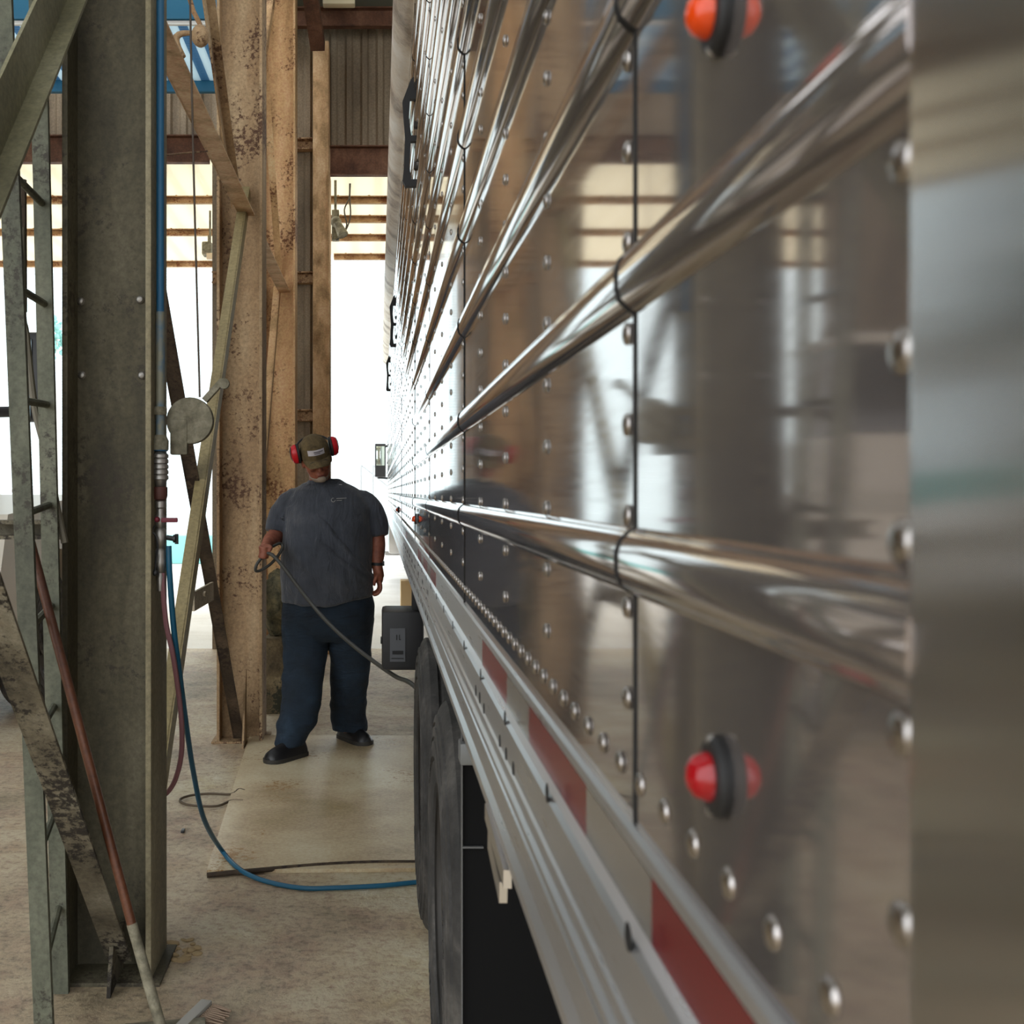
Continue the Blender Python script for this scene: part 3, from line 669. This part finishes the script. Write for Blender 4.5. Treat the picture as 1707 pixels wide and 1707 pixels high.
# black box
bx = obj('equipment_box', MB().box((.018, 5.2, .70), (.212, 5.48, .972), .02), mat('black box plastic', (40, 40, 42), .5), tr); bx['label'] = 'black plastic equipment box with grey label hung ahead of the wheels'
b = MB(); b.box((.055, 5.194, .742), (.125, 5.2005, .895), 0); obj('box_label', b, mat('grey label', (92, 94, 98), .5), bx)
b = MB(); b.box((.066, 5.190, .776), (.116, 5.195, .792)); b.box((.084, 5.190, .842), (.088, 5.195, .866)); b.box((.096, 5.190, .842), (.099, 5.195, .866)); b.box((.096, 5.190, .842), (.104, 5.195, .845))
b.box((.062, 5.190, .756), (.118, 5.195, .759)); obj('label_print', b, black, bx)
b = MB(); b.box((.012, 5.22, .82), (.02, 5.26, .85), .003); obj('box_latch', b, blackp, bx)
b = MB(); b.box((.16, 5.25, .96), (.20, 5.4, 1.16), .004); obj('box_hanger', b, black, bx)

# ------------------------------------------------------------- tractor pulling the trailer
tc = thing('truck_tractor', 'white truck tractor in front of the trailer, mostly lost in glare', 'truck', (1.45, 19.7, 0))
b = MB(); b.box((.20, 18.9, .9), (2.75, 21.3, 3.9), .12); obj('cab', b, white, tc)
b = MB(); b.box((.30, 21.2, .7), (2.65, 22.9, 2.1), .15); obj('hood', b, white, tc)
b = MB(); b.box((.16, 17.7, .55), (.55, 18.9, 1.15), .06); obj('fuel_tank', b, alu, tc)
b = MB(); b.box((.12, 19.1, .45), (.5, 20.0, .52)); b.box((.14, 19.1, .80), (.5, 20.0, .86)); obj('step', b, alu, tc)
b = MB(); b.box((.3, 16.6, .8), (2.5, 19.7, 1.0)); obj('chassis', b, nearBlackM, tc)
mr = MB(); mr.box(at(625, 795, 20.3), at(643, 740, 20.45), .02); mo = obj('mirror', mr, blackp, tc)
mr = MB(); mr.box(at(627, 776, 20.28), at(641, 744, 20.3), .004); obj('mirror_glass', mr, mat('mirror glass', (200, 214, 206), .08, .9), mo)
mr = MB(); mr.tube([at(643, 744, 20.4), at(655, 742, 20.6)], .02, 8); mr.tube([at(630, 796, 20.4), at(655, 798, 20.6)], .02, 8); obj('mirror_arm', mr, blackp, mo)
for Y in (17.2, 22.2): wheel(.5, Y, name='wheel', parent=tc)
b = MB(); b.box(at(668, 1024, 12.3), at(706, 965, 12.6), .01)
b.box(at(676, 975, 12.28), at(686, 968, 12.3)); tag(obj('wooden_crate', b, mat('pale plywood', (206, 178, 134), .7)), 'pale wooden crate on the ground beyond the trailer rail', 'crate')

# ------------------------------------------------------------- left lane truck
tk = thing('parked_truck', 'cream white truck in the left lane seen between ladder and column', 'truck', (-3.6, 8.6, 0))
arch = [(8.1+.62*math.cos(a), .5+.62*math.sin(a)) for a in [PI*k/14 for k in range(15)]]
b = MB(); b.prism([(6.95, .55), (6.9, 1.0), (7.05, 1.38), (8.9, 1.5), (9.3, 1.35), (9.3, .7), (8.72, .55)]+arch+[(7.48, .55)], -4.8, -2.30, 'x'); obj('hood', b, mat('cream truck paint', (206, 198, 184), .35), tk, smooth=False)
b = MB(); b.box((-4.8, 9.0, .7), (-3.5, 10.6, 2.0), .1); obj('cab', b, MATS['cream truck paint'], tk)
b = MB(); b.prism([(9.05, 1.98), (10.55, 1.98), (10.5, 2.75), (9.35, 2.75)], -4.74, -3.56, 'x'); obj('cab_glass', b, mat('dark cab glass', (24, 28, 30), .1), tk, smooth=False)
b = MB(); b.box((-4.76, 9.3, 2.74), (-3.54, 10.56, 2.84), .04); obj('cab_roof', b, MATS['cream truck paint'], tk)
b = MB(); b.box((-4.8, 6.78, .35), (-2.32, 6.98, .62), .05); obj('bumper', b, alu, tk)
b = MB(); b.lathe([(.001, 0), (.085, 0), (.1, .03), (.085, .06), (.001, .08)], along((-2.52, 6.93, .95), (0, -1, 0)), 20); obj('headlight', b, mat('headlight', (220, 222, 224), .2), tk)
b = MB(); b.box((-2.7, 8.9, .3), (-2.31, 10.3, .36)); b.box((-2.7, 8.9, .52), (-2.31, 10.3, .58)); b.box((-2.7, 8.9, .74), (-2.31, 10.3, .8)); obj('step', b, alu, tk)
wheel(-2.33, 8.1, parent=tk, sgn=-1)
b = MB(); b.box(at(31, 703, 8.0), at(87, 556, 8.12), .05); mo = obj('mirror', b, blackp, tk)
b = MB(); b.box(at(34, 640, 7.985), at(54, 565, 8.0), .006); b.box(at(34, 698, 7.985), at(52, 650, 8.0), .006); obj('mirror_glass', b, mat('mirror glass dark', (90, 100, 104), .1, .9), mo)
b = MB(); b.tube([at(36, 686, 8.05), at(-40, 688, 8.3), (-3.4, 9.1, 2.1)], .04, 10); obj('mirror_arm', b, blackp, mo)

# ------------------------------------------------------------- far outdoors
b = MB(); pts = []
for k in range(120):
    z = k*.1; pts += [(40, z), (39.975, z+.03), (39.975, z+.055), (40, z+.07)]
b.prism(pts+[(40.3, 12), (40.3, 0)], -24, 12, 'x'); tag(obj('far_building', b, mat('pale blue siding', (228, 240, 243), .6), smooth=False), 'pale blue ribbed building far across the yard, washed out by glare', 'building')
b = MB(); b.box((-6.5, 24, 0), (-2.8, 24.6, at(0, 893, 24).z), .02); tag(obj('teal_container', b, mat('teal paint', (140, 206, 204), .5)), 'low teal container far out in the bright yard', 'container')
tf = thing('tree', 'teal green tree far outside above the left lane truck', 'tree', at(95, 850, 32))
b = MB()
for i in range(110):
    c_ = at(92, 563, 32)+Vector((random.gauss(0, .16), random.gauss(0, .3), random.gauss(0, .26))); b.ball(c_, random.uniform(.03, .085), u=7, v=5)
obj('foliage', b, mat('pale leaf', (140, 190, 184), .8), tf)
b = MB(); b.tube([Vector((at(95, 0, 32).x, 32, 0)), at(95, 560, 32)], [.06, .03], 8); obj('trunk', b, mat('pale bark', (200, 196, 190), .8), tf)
b = MB()
for x in (602, 622): b.tube([at(x, 951, 22), at(x, 775, 22)], .02, 6)
b.tube([at(602, 775, 22), at(648, 812, 22)], .02, 6); b.tube([at(622, 775, 22), at(648, 800, 22)], .02, 6)
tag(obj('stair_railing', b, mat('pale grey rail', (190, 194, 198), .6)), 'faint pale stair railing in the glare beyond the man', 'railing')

# ------------------------------------------------------------- the man
MY = 6.65
def P(x, y, dy=0.0): return at(x, y, MY+dy)
px = MY/F
mn = thing('person', 'heavyset man in grey t-shirt, jeans, cap and red earmuffs holding a hose', 'person', (-.30, MY, .016))
m = mat('sunned skin', (168, 104, 80), .55); m.node_tree.nodes['Principled BSDF'].inputs['Subsurface Weight'].default_value = .08
m.node_tree.nodes['Principled BSDF'].inputs['Subsurface Radius'].default_value = (.02, .008, .005)
v = coords(m); f = noise(m, v, 22, 4, .6); L(m, ramp(m, f, [(.3, (116, 62, 44)), (.6, (152, 90, 68)), (.8, (172, 112, 88))]), m.node_tree.nodes['Principled BSDF'].inputs['Base Color'])
skinM = m
HD = P(527, 763, -.10)
HM = Matrix.Translation(HD) @ Matrix.Rotation(math.radians(-10), 4, 'Y') @ Matrix.Rotation(math.radians(20), 4, 'X') @ Matrix.Rotation(math.radians(8), 4, 'Z')
def H(x, y, z): return HM @ Vector((x, y, z))
HR = HM.to_3x3().to_4x4()
b = MB()
# head: sections in head space (face toward -y)
b.rings([((0, .02, -.125+0), .030, .035), ((0, -.02, -.118), .045, .060), ((0, -.012, -.10), .058, .080), ((0, -.004, -.07), .068, .090), ((0, 0, -.03), .075, .097), ((0, .005, .01), .079, .1), ((0, .008, .05), .078, .1), ((0, .01, .085), .065, .085), ((0, .01, .110), .035, .045)], 24, True, HM)
b.ball(H(0, -.108, -.030), (.014, .020, .026), HR); b.ball(H(0, -.118, -.042), (.017, .014, .012), HR)        # nose
b.ball(H(-.012, -.112, -.045), (.008, .008, .007), HR); b.ball(H(.012, -.112, -.045), (.008, .008, .007), HR)
b.ball(H(0, -.092, -.074), (.026, .012, .007), HR); b.ball(H(0, -.090, -.086), (.022, .012, .007), HR)       # lips
b.ball(H(0, -.080, -.110), (.028, .022, .018), HR)                                                            # chin
for s in (-1, 1):
    b.ball(H(s*.038, -.082, -.035), (.024, .016, .018), HR)                                                    # cheeks
    b.ball(H(s*.082, .012, -.02), (.010, .020, .032), HR)                                                      # ears
b.rings([(H(0, 0, 0)*0+P(538, 845, .05), .085, .075), (P(537, 825, .04), .075, .070), (P(535, 805, .0), .066, .068), (P(532, 790, -.03), .060, .065)], 20)   # neck
# trunk
b.rings([(P(545, 1060, .03), .18, .15), (P(545, 1020, .02), .24, .19), (P(546, 970, 0), .25, .21), (P(546, 920, 0), .235, .20), (P(547, 870, .02), .22, .16), (P(547, 835, .03), .21, .12), (P(545, 815, .04), .15, .09), (P(543, 803, .04), .09, .08)], 28)
# legs
LH = [P(508, 1040, .0), P(505, 1120, -.08), P(497, 1190, -.14), P(487, 1248, -.20)]
RH = [P(583, 1040, .02), P(583, 1110, .08), P(580, 1170, .16), P(578, 1215, .23)]
b.tube(LH, [.115, .085, .065, .05], 16, smooth=3); b.tube(RH, [.115, .085, .065, .05], 16, smooth=3)
# arms
LA = [P(492, 842, .03), P(470, 864, .02), P(461, 892, -.02), P(452, 900, -.14), P(444, 908, -.24)]
RA = [P(598, 842, .03), P(620, 868, .02), P(629, 902, .0), P(629, 925, -.03), P(629, 944, -.05)]
b.tube(LA, [.055, .055, .052, .046, .030], 16, smooth=4); b.tube(RA, [.055, .052, .048, .044, .031], 16, smooth=4)
# hands: his right hand grips the hose, his left hangs curled
def finger(p, rs): b.tube(p, rs, 8, smooth=3); b.ball(p[-1], rs[-1])
hc = P(442, 918, -.29)
b.ball(hc, (.032, .036, .044)); b.tube([LA[-1], hc], [.031, .034], 12)
for k, (dx, dz) in enumerate(((.0, .022), (.002, .004), (.001, -.014), (-.003, -.030))):
    q = hc+Vector((-.026+dx, -.012, dz)); finger([q, q+Vector((.006, -.034, -.002)), q+Vector((.032, -.040, -.006)), q+Vector((.044, -.020, -.008))], [.0105, .010, .0095, .0085])
finger([hc+Vector((.018, -.005, .028)), hc+Vector((.036, -.028, .018)), hc+Vector((.030, -.046, .000))], [.013, .0115, .0095])
hc2 = P(632, 962, -.07)
b.ball(hc2, (.026, .040, .046)); b.tube([RA[-1], hc2], [.032, .032], 12)
for k in range(4):
    q = hc2+Vector((.008-.004*k, -.030+.021*k, -.034)); ln = (.9, 1.0, .95, .8)[k]
    finger([q, q+Vector((.002, -.004, -.036*ln)), q+Vector((-.012, -.010, -.062*ln)), q+Vector((-.034, -.014, -.070*ln))], [.0115, .0105, .0095, .0085])
finger([hc2+Vector((-.008, -.030, .012)), hc2+Vector((-.024, -.046, -.014)), hc2+Vector((-.028, -.048, -.040))], [.0125, .0115, .0095])
body = obj('body', b, skinM, mn, remesh=.0055)
# beard, mouth, glasses
hair = mat('grey white beard', (150, 134, 118), .9)
b = MB(); b.rings([((0, -.012, -.136), .022, .045), ((0, -.016, -.126), .046, .066), ((0, -.012, -.108), .060, .082), ((0, -.006, -.096), .064, .086)], 22, True, HM)
b.ball(H(0, -.094, -.104), (.030, .016, .020), HR)
obj('beard', b, hair, mn, remesh=.004)
b = MB(); b.ball(H(0, -.1005, -.080), (.022, .006, .0028), HR); obj('mouth', b, mat('mouth line', (92, 40, 34), .6), mn)
b = MB()
mat('eye white', (200, 190, 180), .3)
for s in (-1, 1):
    b = MB(); b.ball(H(s*.032, -.098, -.002), (.012, .006, .008), HR); ey = obj('eye', b, MATS['eye white'], mn)
    b = MB(); b.ball(H(s*.032, -.103, -.003), (.005, .003, .005), HR); obj('pupil', b, blackp, ey)
b = MB()
for s in (-1, 1):
    b.tube([H(s*.032+.024*math.cos(a), -.112, -.004+.016*math.sin(a)) for a in (2*PI*k/14 for k in range(15))], .0018, 6); b.tube([H(s*.056, -.110, .0), H(s*.078, -.02, .0)], .0018, 6)
b.tube([H(-.008, -.113, 0), H(.008, -.113, 0)], .0018, 6); obj('glasses', b, blackp, mn)
# cap
capM = dusty('olive brown cap cloth', (74, 60, 36), (98, 82, 52), (118, 100, 68), 16, .9, 1, .3)
cp = [((0, .004, .012), .0850, .107), ((0, .004, .035), .0860, .108), ((0, .004, .065), .084, .106), ((0, .004, .095), .074, .096), ((0, .006, .118), .056, .074), ((0, .008, .131), .030, .040), ((0, .008, .135), .004, .004)]
b = MB(); b.rings(cp, 30, True, HM); cap = obj('cap', b, capM, mn, angle=80)
b = MB(); n = 14; vt, vb = [], []
for i in range(n+1):
    a = -PI*.5+(i/n-.5)*PI*.80; ca, sa = math.cos(a), math.sin(a)
    inn = Vector((ca*.083, sa*.105, .016)); t = 1-abs(i/n-.5)*2; ext = .060*min(1, t*2.4)**.6
    out = Vector((ca*.083*1.02, sa*.105-ext, .016-ext*.36-.010*(1-t)))
    mid = (inn+out)/2+Vector((0, 0, .004))
    vt.append([b.bm.verts.new(HM @ p) for p in (inn, mid, out)]); vb.append([b.bm.verts.new(HM @ (p-Vector((0, 0, .004)))) for p in (inn, mid, out)])
for i in range(n):
    for j in range(2):
        b.bm.faces.new((vt[i][j], vt[i+1][j], vt[i+1][j+1], vt[i][j+1])); b.bm.faces.new((vb[i][j], vb[i][j+1], vb[i+1][j+1], vb[i+1][j]))
    b.bm.faces.new((vt[i][2], vt[i+1][2], vb[i+1][2], vb[i][2]))
obj('brim', b, capM, cap, angle=80)
# patch with two dark text strokes, follows the cap front
def patch(x0, x1, z0, z1, off):
    mb = MB(); nn = 8; g = []
    for i in range(nn+1):
        x = x0+(x1-x0)*i/nn; row = []
        for z in (z0, z1):
            k = 1 if z < .07 else 1-(z-.065)*3.2
            yy = .004-(.108*k)*math.sqrt(max(0, 1-(x/(.087*k))**2))-off
            row.append(mb.bm.verts.new(HM @ Vector((x, yy, z)))); row.append(mb.bm.verts.new(HM @ Vector((x, yy+.003, z))))
        g.append(row)
    for p_, q_ in zip(g, g[1:]):
        for a_, c__ in ((0, 2), (2, 3), (3, 1), (1, 0)): mb.bm.faces.new((p_[a_], p_[c__], q_[c__], q_[a_]))
    mb.bm.faces.new([g[0][k] for k in (0, 1, 3, 2)]); mb.bm.faces.new([g[-1][k] for k in (0, 1, 3, 2)])
    return mb
pt = obj('patch', patch(-.050, .045, .046, .076, .003), mat('pale grey patch', (190, 184, 188), .7), cap)
obj('patch_print', patch(-.018, .036, .0635, .067, .0055), mat('patch ink', (70, 62, 70), .7), pt)
obj('patch_print', patch(-.016, .020, .0545, .057, .0055), MATS['patch ink'], pt)
# earmuffs
em = obj('earmuff_band', MB().tube([H(s*.100*math.cos(a), .02+.105*math.sin(a), .062+.035*math.sin(a)) for s, a in [(1, PI*k/16) for k in range(17)]], .006, 8), blackp, mn)
for s in (-1, 1):
    Me = HM @ Matrix.Translation((s*.088, .004, .046)) @ Matrix.Rotation(s*PI/2, 4, 'Y') @ Matrix.Rotation(s*.0, 4, 'X')
    b = MB(); b.lathe([(.046, 0), (.052, .004), (.052, .014), (.046, .018)], Me @ Matrix.Diagonal((1.12, .9, 1, 1)), 26); c_ = obj('ear_cushion', b, black, em)
    b = MB(); b.lathe([(.047, .014), (.051, .018), (.050, .030), (.042, .044), (.020, .050), (.001, .051)], Me @ Matrix.Diagonal((1.12, .9, 1, 1)), 26); obj('ear_cup', b, mat('red ear cup', (196, 8, 28), .35), em)
    b = MB(); b.lathe([(.045, .040), (.048, .041), (.044, .048), (.026, .054), (.001, .055)], Me @ Matrix.Diagonal((.95, .62, 1, 1)) @ Matrix.Translation((0, .02, 0)), 22); obj('cup_rim', b, mat('charcoal cup rim', (58, 58, 60), .5), em)
# shirt
m = mat('grey blue t-shirt cloth', (70, 76, 86), .92); v = coords(m); f = noise(m, v, 7, 6, .65)
L(m, ramp(m, f, [(.3, (48, 52, 60)), (.55, (62, 66, 75)), (.8, (82, 84, 90))]), m.node_tree.nodes['Principled BSDF'].inputs['Base Color'])
w1 = noise(m, coords(m, (7, 2.5, 2.2)), 2.6, 4, .5, 1.2); bump(m, w1, .55, .03)
m.node_tree.nodes['Principled BSDF'].inputs['Sheen Weight'].default_value = .25
shirtM = m
def sec(y, x0, x1, ry, dy): 
    c_ = P((x0+x1)/2, y, dy); return (c_, (x1-x0)/2*px, ry, .92)
b = MB()
S_ = [sec(800, 517, 569, .085, .04), sec(806, 504, 584, .10, .04), sec(815, 490, 600, .13, .03), sec(828, 477, 612, .155, .02), sec(848, 471, 620, .185, .01), sec(875, 470, 620, .215, .0), sec(905, 469, 621, .235, -.01),
      sec(940, 469, 622, .245, -.01), sec(970, 469, 622, .245, -.005), sec(995, 468, 623, .235, 0), sec(1004, 469, 622, .23, 0)]
b.rings(S_, 48)
b.tube([P(512, 838, .03), P(491, 838, .03), P(475, 852, .02), P(466, 870, .0), P(462, 888, -.015)], [.055, .088, .086, .079, .075], 22, smooth=4)
b.tube([P(580, 838, .03), P(601, 838, .03), P(617, 854, .02), P(627, 874, .01), P(630, 894, .0)], [.055, .086, .082, .072, .068], 22, smooth=4)
sh = obj('t_shirt', b, shirtM, mn, remesh=.008)
# folds: displace shirt along normals with smooth waves, slant the hem
me = sh.data; org = WL[sh.name]
import mathutils
for v_ in me.vertices:
    w = v_.co+org; nrm = v_.normal
    k = .015*mathutils.noise.noise(Vector((w.x*9, w.y*4, w.z*3.2)))+.009*mathutils.noise.noise(Vector((w.x*16+w.z*9, w.y*6, w.z*7)))
    d = abs((w.z-1.05)-(w.x+.06)*-1.15-.0); d2 = abs((w.z-.98)-(w.x+.02)*-.8)
    if w.x > -.35: k += .015*math.exp(-(d/.016)**2)+.013*math.exp(-(d2/.014)**2)
    v_.co += nrm*k
    if w.z < 1.0: v_.co.z += (1.0-w.z)*(.55*max(0, w.x+.30))*2.0
me.update()
b = MB(); b.rings([(P(541, 801, .01), .098, .092), (P(541, 804, .01), .104, .097), (P(541, 807, .01), .107, .10)], 30); obj('collar', b, shirtM, mn)
# chest print: ring and two text lines
pm = mat('pale shirt print', (176, 176, 170), .8)
def chest(x, y):  # point just outside the shirt front
    return P(x, y, -.205)
b = MB(); c0 = P(556, 833, 0)
dgp = bpy.context.evaluated_depsgraph_get()
def hit(x, y):
    o_ = Vector((0, 0, HC)); d_ = (P(x, y)-o_).normalized(); ok, loc, nr, _ = sh.ray_cast(o_-WL[mn.name], d_)
    return (loc+WL[mn.name]-d_*.003) if ok else P(x, y, -.2)
bpy.context.view_layer.update()
b.tube([hit(555.5+3.2*math.cos(a), 833.5+3.2*math.sin(a)) for a in (2*PI*k/16 for k in range(14))], .0014, 5)
for yy, x0, x1, r in ((831.2, 561, 578, .0022), (834.6, 561, 570, .0014)):
    n = 9
    for k in range(n):
        xa = x0+(x1-x0)*k/n; b.tube([hit(xa, yy-(xa-x0)*.06), hit(xa+(x1-x0)/n*.7, yy-(xa-x0)*.06)], r, 5)
obj('shirt_print', b, pm, sh)
b = MB(); b.tube([hit(565, 807.5), hit(570, 808)], .002, 5); obj('shirt_mark', b, pm, sh)
# jeans
m = mat('dark denim', (28, 44, 62), .9); v = coords(m); f = noise(m, v, 6, 6, .6)
L(m, ramp(m, f, [(.3, (13, 24, 34)), (.6, (24, 40, 55)), (.85, (44, 64, 82))]), m.node_tree.nodes['Principled BSDF'].inputs['Base Color'])
w1 = noise(m, coords(m, (3, 3, 9)), 2.4, 4, .55, .8); bump(m, w1, .6, .03)
b = MB()
b.rings([sec(985, 472, 621, .20, 0), sec(1010, 470, 624, .205, 0), sec(1035, 470, 622, .20, .0), sec(1055, 471, 621, .18, .01), sec(1066, 480, 612, .14, .02)], 36)
def leg(secs):
    R_ = []
    for y, x0, x1, ry, dy in secs: R_.append((P((x0+x1)/2, y, dy), (x1-x0)/2*px*(1+dy/MY), ry, .95))
    b.rings(R_, 26)
leg([(1030, 471, 546, .165, 0), (1060, 470, 546, .155, -.01), (1090, 471, 545, .14, -.03), (1110, 472, 543, .128, -.05), (1130, 468, 540, .12, -.08), (1160, 470, 536, .115, -.11), (1185, 467, 532, .11, -.14), (1205, 461, 527, .11, -.17), (1225, 459, 515, .105, -.19), (1238, 457, 508, .10, -.21), (1243, 459, 506, .095, -.21)])
leg([(1030, 549, 623, .165, .02), (1060, 547, 621, .155, .03), (1090, 549, 619, .14, .06), (1120, 550, 616, .125, .10), (1150, 550, 613, .115, .14), (1175, 550, 611, .11, .18), (1190, 549, 609, .11, .21), (1202, 551, 612, .105, .22), (1216, 554, 612, .11, .23)])
jn = obj('jeans', b, m, mn, remesh=.008)
me = jn.data
for v_ in me.vertices:
    w = v_.co+org; k = .008*mathutils.noise.noise(Vector((w.x*6, w.y*5, w.z*6)))+.007*mathutils.noise.noise(Vector((w.x*5, w.y*5, w.z*17)))*(1.6 if w.z < .3 else .8)
    v_.co += v_.normal*k
me.update()
# shoes
shoeM = mat('black shoe leather', (26, 26, 28), .4); soleM = mat('dark rubber sole', (50, 47, 42), .7)
def shoe(heel, toe, zf):
    d_ = (toe-heel); ln = d_.length; ang = math.atan2(d_.y, d_.x)
    M = Matrix.Translation((heel.x, heel.y, zf)) @ Matrix.Rotation(ang, 4, 'Z')
    R_ = []; n = 18
    prof_ = [(0, .034, .08), (.06, .046, .115), (.2, .050, .125), (.4, .052, .118), (.6, .058, .095), (.8, .060, .080), (.93, .050, .066), (1, .024, .040)]
    b = MB(); rings = []
    for t, w, h in prof_:
        ring = []
        for j in range(n):
            a = 2*PI*j/n; ca, sa = math.cos(a), math.sin(a)
            ring.append(b.bm.verts.new(M @ Vector((t*ln, ca*w*(1 if sa < 0 else (1-.25*sa)), .018+(h-.018)*max(0, sa)))))
        rings.append(ring)
    b._skin(rings, n); s1 = obj('shoe', b, shoeM, mn, angle=70)
    b = MB(); out = [(t*ln, w+.004) for t, w, h in prof_]; poly = [(x, -w) for x, w in out]+[(ln+.008, 0)]+[(x, w) for x, w in out[::-1]]+[(-.006, 0)]
    b.prism(poly, 0, .022, 'z'); bmesh.ops.transform(b.bm, matrix=M, verts=b.bm.verts); obj('sole', b, soleM, s1)
    b = MB()
    for k in range(4):
        t = .38+.07*k; b.tube([M @ Vector((t*ln, -.022, .108-(t-.38)*.12)), M @ Vector((t*ln+.01, 0, .116-(t-.38)*.12)), M @ Vector((t*ln, .022, .108-(t-.38)*.12))], .0025, 5)
    obj('laces', b, MATS['charcoal cup rim'], s1)
shoe(Vector((-.425, 6.50, 0)), Vector((-.612, 6.27, 0)), .016)
shoe(Vector((-.222, 6.97, 0)), Vector((-.060, 6.72, 0)), .016)
# watch
b = MB(); wc = P(629.5, 939, -.045); b.lathe([(.037, -.009), (.040, -.008), (.040, .008), (.037, .009)], along(wc, (0, -.1, 1)), 22, caps=False); b.box(wc+Vector((.028, -.030, -.014)), wc+Vector((.040, -.004, .014)), .003)
obj('wrist_watch', b, blackp, mn)
# held hose
b = MB()
pts = [(455, 911, -.26), (466, 906, -.20), (471, 912, -.20), (463, 927, -.24), (450, 941, -.28), (434, 951, -.31), (426, 951, -.33), (428, 941, -.34), (436, 930, -.33), (444, 922, -.33)]
pts = [P(*p) for p in pts]
pts2 = [P(444, 921, -.335), P(455, 926, -.345), P(468, 940, -.38), P(485, 962, -.44), P(510, 995, -.52)]
tail = [at(545, 1036, 5.95), at(585, 1073, 5.75), at(625, 1104, 5.5), at(660, 1128, 5.25), at(690, 1143, 5.0), Vector((.30, 4.95, .52)), Vector((.5, 5.0, .30))]
b.tube(pts, .0085, 8, smooth=6)
b.tube([P(443, 920, -.335)]+pts2+tail, .0105, 10, smooth=6)
tag(obj('held_hose', b, greyhose), 'dark grey hose held in the hand of the man running under the trailer', 'hose')
